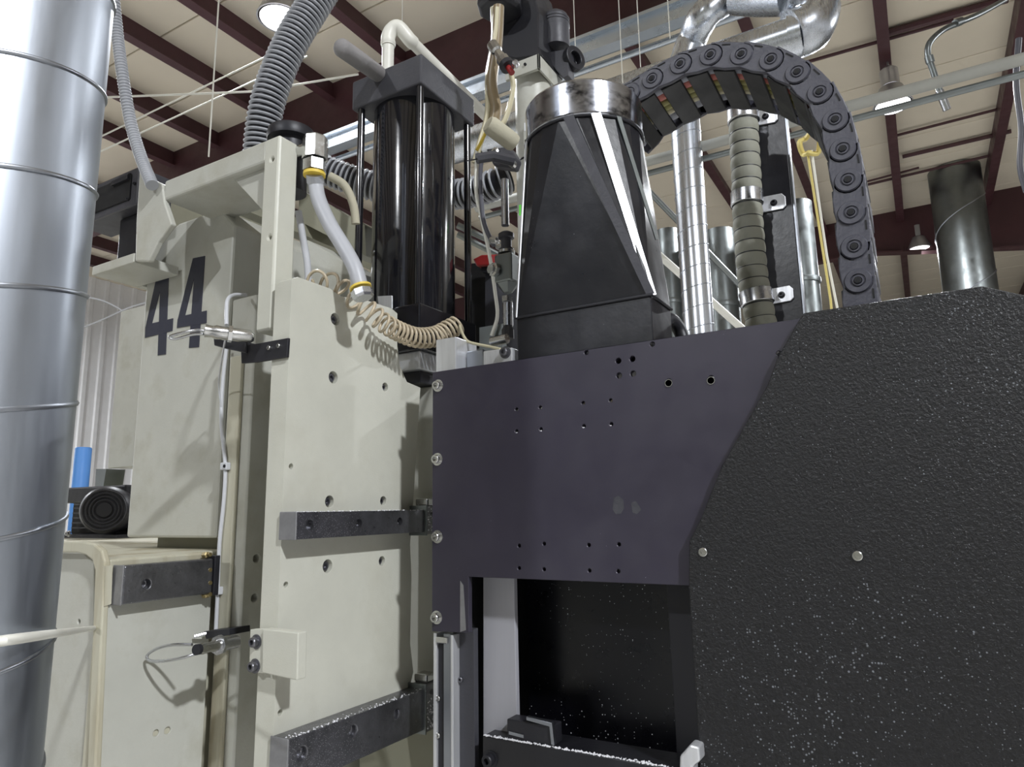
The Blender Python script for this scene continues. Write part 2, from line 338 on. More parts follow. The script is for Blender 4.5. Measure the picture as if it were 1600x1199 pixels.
# far wide duct on the right
q = Y(1515, 447, 13.0)
spiral('wide_duct', q.x, 13.0, 0, CZ-.005, .375, 1.3, 'wide silver round duct rising to the ceiling at right behind the black panel', 'galvd', .012)
# far ducts between hopper and post
for px, lab, dm, r in ((1046, 'dull grey duct far off between hopper and spiral duct', 8.5, .17), (1128, 'dull grey duct far off right of the spiral duct', 8.5, .19), (1252, 'silver duct far off right of the black post', 8.5, .19)):
    q = Y(px, 430, dm); z1 = Y(px, 362 if px < 1200 else 318, dm).z
    t = thing('far_duct', lab, 'duct', (q.x, dm, 0))
    mk('duct_wall', lathe([(r, 0), (r, z1)], (q.x, dm, 0), (0, 0, 1), 32), M['galvd'], t, smooth=40)
    mk('duct_band', lathe([(r+.015, 0), (r+.02, .03), (r+.015, .06)], (q.x, dm, z1-1.0), (0, 0, 1), 32), M['galvd'], t, smooth=40)
# sloping white pipes between the ducts
pipe('stair_rail', [D(960, 337, 6), D(1300, 638, 6)], .032, 'pvc', 'white sloping pipe behind the spiral duct', 'pipe')
pipe('stair_rail', [D(960, 243, 7), D(1300, 595, 7)], .03, 'galvd', 'grey sloping pipe behind the spiral duct, higher one', 'pipe')
# silver spiral duct standing behind, with elbows
q = Y(1081, 350, 4.42); SPX = q.x; SPR = .098
zt = Y(1086, 100, 4.42).z
spiral('spiral_duct', SPX, 4.42, 1.0, zt, SPR, .135, 'slim bright spiral duct standing behind the cable chain', 'galv2', .0035)
t = thing('exhaust_duct', 'silver ductwork with elbows and a long straight run above the cable chain', 'duct', (SPX, 4.42, zt))
e = [Vector((SPX, 4.42, zt)), D(1082, 62, depth((SPX, 4.42, zt))), D(1100, 25, 4.7), D(1130, 2, 4.7), D(1165, -12, 4.7)]
mk('elbow', sweep(smoothpath(e, 8), lambda t_: SPR*1.02+.004*(int(t_*8) % 2), 24), M['galv2'], t, smooth=30)
e = [D(1150, -10, 4.6), D(1190, -8, 4.5), D(1235, -10, 4.35)]
mk('straight_run', sweep(smoothpath(e, 4), .13, 28), M['galv2'], t, smooth=40)
e = [D(1230, -16, 4.3), D(1262, -8, 4.3), D(1272, 18, 4.25), D(1262, 44, 4.2), D(1236, 56, 4.2)]
mk('elbow', sweep(smoothpath(e, 4), lambda t_: .145+.005*(int(t_*16) % 4 == 0), 28), M['galv2'], t, smooth=30)
a = D(1240, 57, 4.2); mk('straight_run', sweep([a, Vector((a.x-.15, a.y, a.z)), Vector((a.x-2.6, a.y, a.z))], .115, 28), M['galv2'], t, smooth=40)
mk('duct_band', cyl((a.x-.02, a.y, a.z), (a.x+.05, a.y, a.z), .13, 28), M['galv2'], t, smooth=40)

# ================================================================== LEFT ROUND DUCT (nearest)
DX, DY, DR = -.886, .342, .105
t = spiral('large_spiral_duct', DX, DY, .6, 2.9, DR, .128, 'large galvanised spiral duct, nearest thing at the left edge', 'galv', .0028, 64, hand=1, phase=2.2)
# white rod lying across the duct
pipe('pull_rod', [Y(147, 982, .748), D(60, 994, .62), D(-40, 1008, .52)], .0042, 'pvc', 'thin white rod crossing in front of the large duct at lower left', 'rod', 8, smooth_n=4)

# ================================================================== LOWER LEFT CASTING
BZ = 1.522
t = thing('bed_casting', 'cream enamelled casting with rounded top and short rail at lower left', 'machine casting', (-1.5, .9, .7))
mk('casting_body', box(-3.8, -1.335, .79, 2.2, .0, BZ), M['grime'], t, bev=.006); mk('casting_side', box(-1.335, -1.3, .758, .975, .7, BZ), M['grime'], t, bev=.004)
rim = [(40, 846), (128, 846), (146, 850), (158, 860), (163, 878), (155, 1050), (148, 1199), (146, 1260), (132, 1260), (136, 1199), (144, 1000), (148, 892), (144, 876), (134, 868), (120, 864), (40, 864)]
mk('end_rim', prism(rim, 1, .746, .012), M['grime'], t, bev=.003)
o = mk('end_plate', prism([(40, 862), (130, 864), (146, 880), (146, 1000), (132, 1260), (40, 1260)], 1, .768, .022), M['beige2'], t, bev=.002)
cut(o, [(123, 972, .005)], 1, .768, .018)
o = mk('side_plate', box(-1.3, -1.2965+.0005, .76, .975, .7, BZ-.035), M['beige2'], t, bev=.002)
cut(o, [(244, 1146, .006), (262, 1142, .0065)], 0, -1.296, -.021)
mk('edge_strip', prism([(166, 885), (176, 884), (174, 944), (163, 948)], 0, -1.288, -.012), M['grime'], t)
rl = thing('short_rail', 'short dirty steel guide rail on the lower left cream casting', 'rail', (-1.28, .86, BZ-.06))
za, zb = X(178, 884, -1.296).z, X(178, 944, -1.296).z
ya, yb_ = X(178, 900, -1.296).y, X(318, 900, -1.296).y
o = mk('rail_body', box(-1.296, -1.266, ya, yb_, zb, za), M['rail'], rl, bev=.003)
cut(o, [(229, 913, .0085)], 0, -1.266, -.014)
mk('end_cover', box(-1.296, -1.264, ya-.003, ya, zb-.001, za+.001), M['railend'], rl, bev=.001)
mk('wiper', box(-1.296, -1.262, yb_, yb_+.012, zb-.004, za+.006), M['blackm'], rl, bev=.001)
t = thing('grease_fitting', 'small brass grease fitting at the end of the short rail', 'fitting', X(322, 880, -1.28))
for yy in (868, 892, 912, 930): lath = mk('nipple', lathe([(.007, 0), (.007, .01), (.0045, .012), (.0045, .02)], X(319, yy, -1.285), (1, 0, .1), 6), M['brass'], t)

# ================================================================== BACKGROUND LEFT: motor, roll, cabinet
t = thing('motor', 'black round-ended motor standing on the cream casting', 'motor', (-2.0, 1.45, BZ))
c = Y(163, 797, 1.42); mr = .082; ma = Vector((-.72, .69, 0)).normalized(); mr = min(mr, c.z-BZ-.004)
mk('fan_cowl', lathe([(0, -.004), (mr*.3, -.004), (mr*.34, 0), (mr*.9, 0), (mr, .012), (mr, .12), (mr*.96, .125), (mr*.96, .2), (0, .2)], c, ma, 40), M['blackm'], t, smooth=35)
for k in range(5): mk('grille_ring', lathe([(mr*(.25+.14*k), 0), (mr*(.25+.14*k)+.003, -.004), (mr*(.25+.14*k)+.006, 0)], c, ma, 32), M['charcoal'], t)
p = Y(122, 765, 1.5); z0 = c.z-mr-.004
mk('terminal_box', box(p.x-.09, c.x-.02, 1.5, 1.66, c.z+.03, c.z+mr+.008), M['blackm'], t, bev=.006)
mk('dark_fill_box', box(p.x-.14, c.x-.03, 1.56, 1.70, BZ+.01, c.z+.03), M['void'], t, bev=.006)  # black box added to fill the dark behind the motor
for k in range(6): mk('cooling_fin', box(p.x-.08, c.x-.07, 1.53, 1.66, z0+.018+.019*k, z0+.024+.019*k), M['blackm'], t)
mk('foot', box(p.x-.06, c.x+.02, 1.46, 1.72, BZ, BZ+.012), M['blackm'], t)
bolt(Y(108, 834, 1.40), NY, .008, t, 'steel')
q = Y(126, 752, 1.75)
zt_ = Y(126, 700, 1.75).z
t = thing('blue_roll', 'bright blue rolled sleeve standing behind the motor', 'roll', (q.x, 1.75, BZ))
mk('sleeve', lathe([(.034, 0), (.034, zt_-BZ-.006), (.030, zt_-BZ), (.02, zt_-BZ), (.02, zt_-BZ-.05), (0, zt_-BZ-.05)], (q.x, 1.75, BZ), (0, 0, 1), 24), M['blue'], t, smooth=40)
mk('core', lathe([(.018, 0), (.018, zt_-BZ-.02), (0, zt_-BZ-.02)], (q.x, 1.75, BZ), (0, 0, 1), 16), M['tan'], t, smooth=40)
t = thing('duct_housing', 'cream sheet metal housing between the white wall and the numbered cover', 'housing', Y(190, 600, 2.0))
a = Y(168, 732, 2.0); b_ = Y(188, 487, 2.0)
mk('housing_body', box(a.x, a.x+.55, 2.0, 2.4, a.z, b_.z), M['beige2'], t, bev=.004)
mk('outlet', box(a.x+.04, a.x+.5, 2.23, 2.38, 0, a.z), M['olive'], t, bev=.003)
mk('fixing', prism([(150, 733), (166, 733), (160, 770), (148, 770)], 1, 2.05, .1), M['galvd'], t)
for (pts, lab) in (([(128, 463), (160, 470), (185, 482), (190, 486)], 'thin wire strung before the white wall, upper strand'), ([(190, 486), (160, 500), (130, 512)], 'thin wire strung before the white wall, lower strand'), ([(190, 486), (205, 480), (232, 472)], 'thin wire from the knot to the numbered cover')):
    pipe('guy_wire', [D(x, y, 2.6) for x, y in pts], .0032, 'lgrey', lab, 'wire', 6, smooth_n=4)

# ================================================================== NUMBERED COVER 44
CY = 1.02
t = thing('numbered_cover', 'tall cream column cover with the number 44 in dark figures', 'cover', (Y(280, 840, CY).x, CY, BZ))
CB = Y(280, 841, CY).z
xr = Y(352, 600, CY).x; xl = Y(216, 600, CY).x
zt1 = Y(345, 326, CY).z; zt2 = Y(282, 345, CY).z; zt3 = Y(362, 352, CY).z; zt4 = Y(240, 385, CY).z
xa = Y(345, 326, CY).x; xb = Y(280, 347, CY).x
W = [(xl, CY, CB), (xr, CY, CB), (xr, CY, zt3), (xa, CY, zt1), (xb, CY, zt1-.0), (xl, CY, zt4)]
mk('cover_shell', poly_extrude(B(), W, (0, .30, 0)), M['beige2'], t, bev=.006)
mk('mount_foot', box(xl+.05, xr-.05, CY+.05, CY+.25, BZ, CB), M['olive'], t)
def digit(pls):
    b = B()
    for i_, pl_ in enumerate(pls): prism([(x/4, 300+y/4) for x, y in pl_], 1, CY-.0012-.0003*i_, .0010+.0003*i_, b)
    return b
mk('digit', digit([[(985, 500), (1055, 470), (1000, 620), (948, 825), (908, 850)], [(1055, 470), (1035, 1015), (985, 1022), (1000, 620)], [(908, 850), (948, 822), (990, 812), (1080, 790), (1075, 868), (905, 912)]]), M['ink'], t, label='left figure 4')
mk('digit', digit([[(1205, 415), (1280, 400), (1212, 540), (1155, 775), (1110, 800)], [(1280, 400), (1242, 970), (1180, 975), (1212, 540)], [(1110, 795), (1155, 772), (1290, 742), (1288, 820), (1105, 850)]]), M['ink'], t, label='right figure 4')

# ================================================================== C FRAME (upper beige)
FY = .897
t = thing('c_frame', 'cream welded C-shaped frame arching over the numbered cover', 'machine frame', (-1.25, .95, 2.1))
zl = Y(253, 286, FY).z; zr = Y(435, 211, FY).z; zbm = Y(412, 254, FY).z; xbl = Y(256, 300, FY).x
ztop = (zl+zr)/2
mk('beam', box(xbl, -1.10, FY, 1.05, zbm-.0, zr), M['beige2'], t, bev=.005)
o = mk('post', box(-1.106, -1.06, FY-.001, .947, 1.95, zr+.0005), M['beige'], t, bev=.005)
cut(o, [(425, 249, .0045), (421, 371, .0045)], 1, FY-.001, .02)
gx = Y(369, 289, .92).x; gz = Y(411, 338, .92).z
mk('gusset', poly_extrude(B(), [(gx, .915, zbm), (-1.106, .915, zbm), (-1.106, .915, gz), (-1.112, .915, gz-.002)], (0, .012, 0)), M['white'] if 0 else M['beige2'], t, bev=.001)
mk('weld_lug', box(Y(372, 232, FY).x, Y(386, 228, FY).x, FY+.02, FY+.06, zr, zr+.012), M['beige2'], t, bev=.004)
# side panel facing +X, and shelf
ylo = .66; xl_c = Y(216, 600, CY).x
LP = [(218, 262), (236, 279), (253, 287), (257, 317), (268, 350), (247, 378), (232, 408), (211, 408), (213, 340)]
mk('side_panel', prism(LP, 1, FY-.003, .014), M['beige2'], t, bev=.003)
shy = FY-.0; zs = Y(207, 396, shy).z; zs2 = Y(207, 410, shy).z; xs1 = Y(209, 405, shy).x
xs0 = Y(143, 434, FY).x
mk('shelf', box(xs0, xs1, shy, 1.012, zs2, zs), M['beige2'], t, bev=.002)
mk('shelf_back', box(xs0, xl_c-.004, 1.012, 1.7, zs2, zs), M['beige2'], t)
wz0, wz1 = Y(300, 470, 1.86).z, Y(340, 262, 1.86).z
mk('back_web', box(Y(255, 350, 1.86).x, Y(412, 350, 1.86).x, 1.86, 1.88, wz0, wz1), M['olive'], t)  # web kept dark: the shade behind the cover is put into its colour
mk('back_arm', box(xbl+.02, xbl+.06, 1.04, 1.86, zbm+.03, zbm+.07), M['olive'], t)
ylo = shy
# motor box sitting on the shelf
p0, p1 = Y(150, 240, ylo+.02), Y(214, 300, ylo+.02)
t = thing('drive_box', 'black square drive unit on the cream shelf behind the large duct', 'drive unit', ((p0.x+p1.x)/2, ylo+.1, zs))
zt_ = Y(213, 262, ylo+.02).z; zm = Y(215, 318, ylo+.02).z; xr_ = Y(215, 300, ylo+.02).x
o = mk('housing', box(xr_-.26, xr_, ylo+.02, ylo+.11, zm, zt_), M['charcoal'], t, bev=.004)
mk('recess_panel', box(xr_-.24, xr_-.028, ylo+.016, ylo+.03, zm+.018, zt_-.014), M['void'], t, bev=.002)
mk('connector', box(xr_-.10, xr_-.03, ylo+.008, ylo+.02, zt_-.03, zt_-.018), M['blackm'], t, bev=.001)
for dx, dz in ((.012, .055), (.035, .02), (.035, .085)): bolt((xr_-dx, ylo+.019, zm+dz), NY, .004, t, 'blackm', False)
mk('lower_body', box(xs0+.01, xr_-.03, ylo+.05, ylo+.10, zs, zm), M['blackm'], t, bev=.006)
mk('base_plate', box(xs0+.004, xr_-.01, ylo+.03, ylo+.108, zs, zs+.01), M['galvd'], t, bev=.002)

# ribbed light conduit at top left
e = [D(176, -20, 1.75), D(183, 50, 1.75), D(192, 120, 1.72), D(204, 190, 1.70), D(220, 245, 1.66), D(238, 290, 1.60)]
t = thing('ribbed_conduit', 'slim pale ribbed conduit coming down onto the cream frame at left', 'conduit', e[-1])
mk('tube', ribbed(e, .0105, .0145, .0085, 14), M['ribl'], t, smooth=80)
# large dark ribbed hose
def hose(e, r, pitch, label, mt='ribl'):
    t = thing('ribbed_hose', label, 'hose', e[-1]); P = smoothpath(e, 24)
    mk('tube', sweep(resample(P, .02), r, 20), M['blackm'], t, smooth=60)
    Q = resample(P, pitch); b = B()
    for a, c in zip(Q, Q[1:]):
        lathe([(r-.002, -.0034), (r+.006, -.0026), (r+.0075, 0), (r+.006, .0026), (r-.002, .0034)], a, c-a, 24, b)
    mk('rib_rings', b, M[mt], t, smooth=60)  # pale crests over a black tube: light and shade of the ridges as colour
hose([D(520, -40, 1.9), D(492, 5, 1.88), D(458, 60, 1.85), D(432, 118, 1.83), D(416, 170, 1.82), D(408, 225, 1.82), D(404, 300, 1.82)], .037, .0135, 'thick dark ribbed hose dropping behind the top of the cream frame')
hose([D(500, 262, 2.2), D(540, 278, 2.2), D(600, 295, 2.2), D(680, 305, 2.2), D(740, 300, 2.15), D(780, 285, 2.1), D(800, 278, 2.1)], .040, .0165, 'dark ribbed hose running level behind the black cylinder')

# ================================================================== OLIVE POST with cable
t = thing('guide_post', 'cream upright post with shaded side and cable clipped to its front', 'post', (-1.275, 1.1, .7))
zt_ = Y(390, 462, 1.0).z
o = mk('post_body', box(-1.316, -1.235, 1.0, 1.42, .7, zt_), M['beige2'], t, bev=.004)
cut(o, [(401, 873, .0085), (398, 935, .0085), (418, 497, .003)], 0, -1.235, -.02)
mk('front_bar', box(-1.30, -1.262, .99, 1.0, .7, Y(360, 560, 1.0).z), M['grime'], t, bev=.003)
t = thing('sensor_cable', 'pale grey cable clipped down the front of the cream post', 'cable', Y(336, 985, .985))
e = [Y(x, y, .985) for x, y in ((354, 545), (348, 600), (346, 660), (352, 725), (350, 780), (343, 850), (340, 925), (337, 990))]
mk('sheath', sweep(smoothpath(e, 6), .0042, 8), M['wgrey'], t, smooth=60)
for px, py in ((352, 729), (340, 923)):
    p = Y(px, py, .985); k = mk('clip', box(p.x-.009, p.x+.012, .978, .99, p.z-.008, p.z+.008), M['wgrey'], t, bev=.002)
    bolt((p.x+.007, .978, p.z), NY, .0035, t, 'blackm', False, name='clip_screw', h=.002)

# ================================================================== SLIDE PLATE (big cream plate)
PY = .889
t = thing('slide_plate', 'large cream enamelled machine plate drilled with counterbored bolt holes', 'machine plate', (-1.02, 1.1, 1.0))
pts = [(456, 436), (466, 433), (516, 451), (532, 463), (575, 470), (612, 482), (621, 490), (621, 541), (625, 572), (636, 597), (657, 606), (651, 700), (645, 800), (641, 851), (643, 900), (641, 1006), (646, 1050), (640, 1076), (641, 1145), (560, 1182), (500, 1215), (420, 1245)]
W = [X(x, y, -1.0) for x, y in pts]
for k in (0, -1): W[k].y = PY
o = mk('plate_body', poly_extrude(B(), W, (-.046, 0, 0)), M['beige'], t, bev=0)
big = [(524, 499, .0125), (521, 590, .0125), (602, 605, .0095), (515, 784, .0115), (599, 783, .0098), (512, 885, .0125), (597, 877, .0098)]
small = [(455, 729, .0052), (447, 914, .0052), (438, 1114, .0052)]
cut(o, big+small, 0, -1.0, -.014, 24)
m = o.modifiers.new('edge', 'BEVEL'); m.width = .0022; m.segments = 2; m.limit_method = 'ANGLE'; m.angle_limit = math.radians(50)
for px, py, r in big: bolt(X(px, py, -1.0)+Vector((-.0145, 0, 0)), PX, r*.72, t, 'rail', False, h=.009)
# small tab block with two bolts on the plate's front edge
t = thing('stop_block', 'small square cream block with two bolts on the plate edge', 'block', Y(435, 1020, .875))
mk('block_body', prism([(410, 983), (466, 989), (464, 1064), (409, 1052)], 1, .868, .02), M['beige'], t, bev=.002)
mk('block_side', prism([(391, 984), (412, 983), (411, 1053), (389, 1050)], 1, .874, .012), M['beige'], t, bev=.001)
for px, py in ((401, 1003), (399, 1041)): bolt(Y(px, py, .874), NY, .0085, t, 'rail')
# black strap with nozzle sensor
t = thing('sensor_bracket', 'black flat strap with two screws fixed across the plate edge', 'bracket', Y(420, 548, .886))
mk('strap', prism([(376, 540), (402, 537), (450, 528), (448, 558), (402, 566), (377, 568)], 1, .882, .006), M['blackm'], t, bev=.001)
mk('clamp', prism([(333, 528), (384, 534), (384, 552), (352, 545), (334, 540)], 1, .878, .03), M['blackm'], t, bev=.002)
for px, py in ((422, 544), (437, 541)): bolt(Y(px, py, .882), NY, .0045, t, 'nickel', False)
p = Y(375, 533, .862)
t = thing('proximity_sensor', 'shiny metal barrel sensor pointing left above the black strap', 'sensor', p)
ax = Vector((-.97, -.24, .0)); a = Y(397, 527, .872); e_ = Y(320, 517, .80)
ax = (e_-a).normalized(); Ls = (e_-a).length
mk('barrel', lathe([(0, 0), (.008, 0), (.0125, .006), (.0125, Ls*.45), (0, Ls*.45)], a, ax, 24), M['nickel'], t, smooth=40)
mk('lock_nut', lathe([(.0165, Ls*.45), (.0165, Ls*.53), (0, Ls*.53)], a, ax, 6), M['nickel'], t)
mk('threaded_end', lathe([(.0125, Ls*.53), (.0135, Ls*.58), (.0125, Ls*.68), (.0135, Ls*.78), (.011, Ls*.85), (.0125, Ls), (0, Ls)], a, ax, 24), M['nickel'], t, smooth=40)
s0 = a+ax*Ls; e = [s0, Y(308, 516, .79), Y(290, 519, .78), Y(270, 524, .775), Y(265, 528, .775), Y(275, 530, .78), Y(300, 523, .79), Y(318, 522, .80)]
mk('wire_loop', sweep(smoothpath(e, 6), .0028, 8), M['steel'], t, smooth=60)
e = [Y(354, 508, .85), Y(354, 485, .86), Y(356, 468, .88), Y(366, 461, .93), Y(384, 461, .985)]
mk('lead', sweep(smoothpath(e, 6), .0038, 10), M['wgrey'], t, smooth=60)
mk('down_lead', sweep(smoothpath([Y(352, 530, .86), Y(347, 560, .9), Y(342, 600, .96), Y(346, 640, .985)], 6), .0018, 6), M['wgrey'], t, smooth=60)
# lower lock pin with wire loop
a = Y(368, 1003, .945); e_ = Y(310, 1015, .85); ax = (e_-a).normalized(); Ls = (e_-a).length
t = thing('lock_pin', 'metal barrel pin with a wire pull loop, lower one on the post', 'pin', a)
mk('barrel', lathe([(0, 0), (.0125, 0), (.0125, Ls*.42), (0, Ls*.42)], a, ax, 24), M['steel'], t, smooth=40)
mk('clamp_ring', lathe([(.018, Ls*.42), (.018, Ls*.5), (0, Ls*.5)], a, ax, 8), M['steel'], t)
mk('shank', lathe([(.012, Ls*.5), (.009, Ls*.7), (.0105, Ls*.9), (.0085, Ls), (0, Ls)], a, ax, 20), M['nickel'], t, smooth=40)
mk('sleeve', lathe([(.0095, Ls*.98), (.0095, Ls*1.06), (0, Ls*1.06)], a, ax, 20), M['blackm'], t, smooth=40)
s0 = a+ax*Ls
L_ = [(300, 1008), (270, 1008), (245, 1014), (230, 1025), (235, 1033), (260, 1033), (290, 1027), (306, 1022)]
mk('wire_loop', sweep(smoothpath([Y(x, y, .85-.02*math.sin(i/7*math.pi)) for i, (x, y) in enumerate(L_)], 6), .0028, 8), M['steel'], t, smooth=60)
t = thing('pin_bracket', 'black flat bracket carrying the lower lock pin', 'bracket', Y(340, 988, .965))
mk('strap', prism([(318, 987), (358, 983), (358, 993), (322, 999)], 1, .95, .05), M['blackm'], t, bev=.001)
mk('thumb_screw', cyl(Y(303, 995, .93), Y(322, 990, .95), .0035, 8), M['steel'], t)

# ================================================================== RAILS on slide plate
def rail(name, label, px_t, px_b, holes, yend):
    zt, zb = X(*px_t, -1.0).z, X(*px_b, -1.0).z
    r = thing(name, label, 'rail', (-.98, 1.1, zb), group=None)
    o = mk('rail_body', box(-1.0, -.958, PY-.004, yend, zb, zt), M['rail'], r, bev=0)
    cut(o, holes, 0, -.958, -.012, 20)
    m = o.modifiers.new('edge', 'BEVEL'); m.width = .003; m.segments = 2; m.limit_method = 'ANGLE'; m.angle_limit = math.radians(50)
    mk('end_cover', box(-1.0, -.957, PY-.007, PY-.004, zb-.001, zt+.001), M['railend'], r, bev=.0015)
    # swarf lying along the top edge
    b = B(); rnd = random.Random(5)
    for k in range(160):
        y = rnd.uniform(PY, yend); x = -.958-abs(rnd.gauss(0, .008)); s = rnd.uniform(.0006, .0022)
        lathe([(0, -s*.3), (s, 0), (0, s)], (x, y, zt), (rnd.random(), rnd.random(), 1), 5, b)
    mk('swarf', b, M['crumb'], r, kind='stuff')
    return r, zt, zb
yr = X(641, 820, -1.0).y
r1, z1t, z1b = rail('guide_rail', 'upper dark steel guide rail across the cream plate', (440, 801), (440, 843), [(484, 821, .0095), (561, 818, .0085), (625, 815, .008)], yr)
r2, z2t, z2b = rail('guide_rail', 'lower dark steel guide rail at the foot of the cream plate', (425, 1150), (420, 1232), [(472, 1178, .0105), (552, 1143, .0095), (620, 1116, .008)], yr)
# carriage blocks at the far ends of the rails
for zt, zb, lab in ((z1t, z1b, 'grimy carriage block at the end of the upper rail'), (z2t, z2b, 'grimy carriage block at the end of the lower rail')):
    t = thing('carriage_block', lab, 'carriage', (-.98, yr+.04, zb))
    mk('carriage_body', box(-.998, -.955, yr, yr+.05, zb-.006, zt+.008), M['railend'], t, bev=.004)
    mk('lube_port', lathe([(.006, 0), (.006, .012), (.009, .014), (.009, .022), (0, .024)], (-.955, yr+.02, zt-.01), (1, -.2, .1), 8), M['nickel'], t)
    mk('wiper', box(-1.0, -.952, yr-.004, yr, zb-.008, zt+.010), M['galvd'], t, bev=.001)
    mk('cap', box(-.995, -.96, yr+.01, yr+.045, zt+.008, zt+.026), M['nickel'], t, bev=.004)
    b = B(); rnd = random.Random(7)
    for k in range(90):
        s = rnd.uniform(.001, .003); lathe([(0, -s), (s, 0), (0, s)], (-.955+abs(rnd.gauss(0, .004)), yr+rnd.uniform(0, .05), zb+rnd.uniform(0, .06)), (rnd.random(), .3, 1), 5, b)
    mk('swarf', b, M['crumb'], t, kind='stuff')
# machine body behind
bz = Y(657, 607, 1.34).z
t = thing('machine_body', 'shaded cream body block between the big plate and the purple-black plate', 'machine body', (-.95, 1.5, .7))
mk('body_shell', box(-1.18, -.79, 1.33, 1.75, .7, bz), M['beige2'], t, bev=.004)
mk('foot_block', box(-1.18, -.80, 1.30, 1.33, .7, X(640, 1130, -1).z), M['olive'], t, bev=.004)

# ================================================================== HYDRAULIC CYLINDER
HX0, HX1, HY0, HY1 = -1.205, -.975, 1.25, 1.49
hc = ((HX0+HX1)/2, (HY0+HY1)/2)
ht = Y(655, 84, HY0).z; hb = Y(665, 126, HY0).z; bt = Y(652, 473, HY0).z; bb = Y(652, 545, HY0).z
t = thing('hydraulic_cylinder', 'large glossy black cylinder with square head and base held by tie rods', 'cylinder', (hc[0], hc[1], bz))
mk('head_plate', box(HX0, HX1, HY0, HY1, hb, ht), M['charcoal'], t, bev=.004)
mk('barrel', lathe([(.108, 0), (.108, hb-bt)], (hc[0], hc[1], bt), (0, 0, 1), 72), M['blackp'], t, smooth=40)
for x in (HX0+.022, HX1-.014):
    for y in (HY0+.014, HY1-.016):
        mk('tie_rod', cyl((x, y, bt), (x, y, hb), .0095, 20), M['blackp'], t, smooth=40)
mk('base_plate', box(HX0, HX1, HY0, HY1, bb, bt), M['blackp'], t, bev=.003)
z1_ = Y(652, 578, HY0+.02).z
mk('rod_gland', box(HX0+.03, HX1-.01, HY0+.015, HY1-.05, z1_, bb), M['alu'], t, bev=.003)
mk('rod_end', box(HX0+.05, HX1-.02, HY0+.03, HY1-.07, bz, z1_), M['blackm'], t, bev=.003)
mk('port_tag', prism([(590, 463), (612, 462), (612, 482), (592, 480)], 1, 1.243, .004), M['alu'], t)
# padded lifting handle, white pipe and pads
p0 = D(592, 119, depth((hc[0]-.06, HY0, hb+.02))); 
d0 = Vector((p0.x, p0.y, p0.z)); L_ = .20
e1 = Y(530, 72, HY0-.21); st = Y(592, 116, HY0-.0)
mk('padded_grip', sweep([st, st+(e1-st)*.5, e1-(e1-st)*.06, e1-(e1-st)*.02, e1], lambda u: [.021, .0215, .021, .016, .006][min(4, int(u*4+.5))], 24), M['foamg'], smooth=50, label='rounded grey padded bar sticking out from the cylinder head', cat='padded bar')
t = thing('white_pipe', 'white plastic pipe with elbow running over the black cylinder head', 'pipe', Y(605, 100, 1.3))
vp = Y(606, 100, 1.36); top = Y(606, 58, 1.36)
mk('riser', cyl((vp.x, 1.36, ht), (vp.x, 1.36, top.z-.01), .0165, 24), M['pvc'], t, smooth=40)
far = Y(768, 190, 1.78); near = Vector((vp.x+.035, 1.385, top.z+.012))
near = Y(640, 62, 1.40)
mk('elbow', sweep(smoothpath([(vp.x, 1.36, top.z-.03), (vp.x, 1.36, top.z), (vp.x+.008, 1.365, top.z+.022), (vp.x+.025, 1.375, top.z+.03), near, near+(far-near)*.04], 6), .0195, 24), M['pvc'], t, smooth=40)
mk('long_run', cyl(near, far, .017, 24), M['pvc'], t, smooth=40)
for p_ in ((vp.x, 1.36, top.z-.028),): mk('collar', lathe([(.019, 0), (.021, .003), (.021, .012), (.019, .014), (0, .014)], p_, (0, 0, 1), 24), M['pvc'], t, smooth=40)
g0 = Y(763, 197, 1.50); g1 = Y(808, 225, 1.42+.0)
g0 = D(762, 193, 1.62); g1 = D(806, 226, 1.66)
mk('padded_grip', sweep([g0, g0+(g1-g0)*.1, g0+(g1-g0)*.85, g0+(g1-g0)*.96, g1], lambda u: [.018, .022, .022, .019, .008][min(4, int(u*4+.5))], 24), M['foam'], smooth=50, label='rounded cream padded bar end beside the beige mast', cat='padded bar')

# ================================================================== MOTOR CAP AND CONDUIT AT FRAME TOP
t = thing('cable_gland_box', 'dark round cap and metal elbow fitting behind the cream frame post', 'fitting', D(460, 230, 1.5))
c = D(455, 222, 1.52)
mk('round_cap', lathe([(.05, 0), (.052, .01), (.048, .024), (.03, .033), (.012, .036), (.012, .044), (0, .046)], c, (0, 0, 1), 36), M['blackm'], t, smooth=40)
mk('cap_neck', lathe([(.036, -.12), (.036, 0), (0, 0)], c, (0, 0, 1), 30), M['blackm'], t, smooth=40)
a = D(493, 222, 1.45); 
mk('elbow_nut', lathe([(.026, -.05), (.026, -.004), (.022, 0), (0, 0)], a+Vector((0, 0, .01)), (0, 0, 1), 8), M['nickel'], t)
mk('elbow_arm', cyl(a+Vector((-.05, 0, -.01)), a+Vector((0, 0, -.01)), .016, 20), M['nickel'], t, smooth=40)
mk('compression_nut', lathe([(.024, -.075), (.024, -.052), (.02, -.05), (0, -.05)], a+Vector((0, 0, .008)), (0, 0, 1), 6), M['nickel'], t)
mk('yellow_ring', lathe([(.0185, -.084), (.0225, -.084), (.0225, -.078), (.0185, -.078)], a+Vector((0, 0, .008)), (0, 0, 1), 28), M['yel'], t, smooth=40)
e = [a+Vector((0, 0, -.07)), D(493, 285, 1.45), D(498, 312, 1.44), D(515, 350, 1.42), D(538, 388, 1.40), D(555, 420, 1.38), D(563, 448, 1.37)]
t = thing('grey_conduit', 'smooth pale grey flexible conduit curving down in front of the black cylinder', 'conduit', e[-1])
mk('tube', sweep(smoothpath(e, 8), .0155, 20), M['lgrey'], t, smooth=60)
mk('top_sleeve', sweep([e[0], e[1]], .0178, 20), M['lgrey'], t, smooth=60)
dd = (e[-1]-e[-2]).normalized(); q = e[-1]
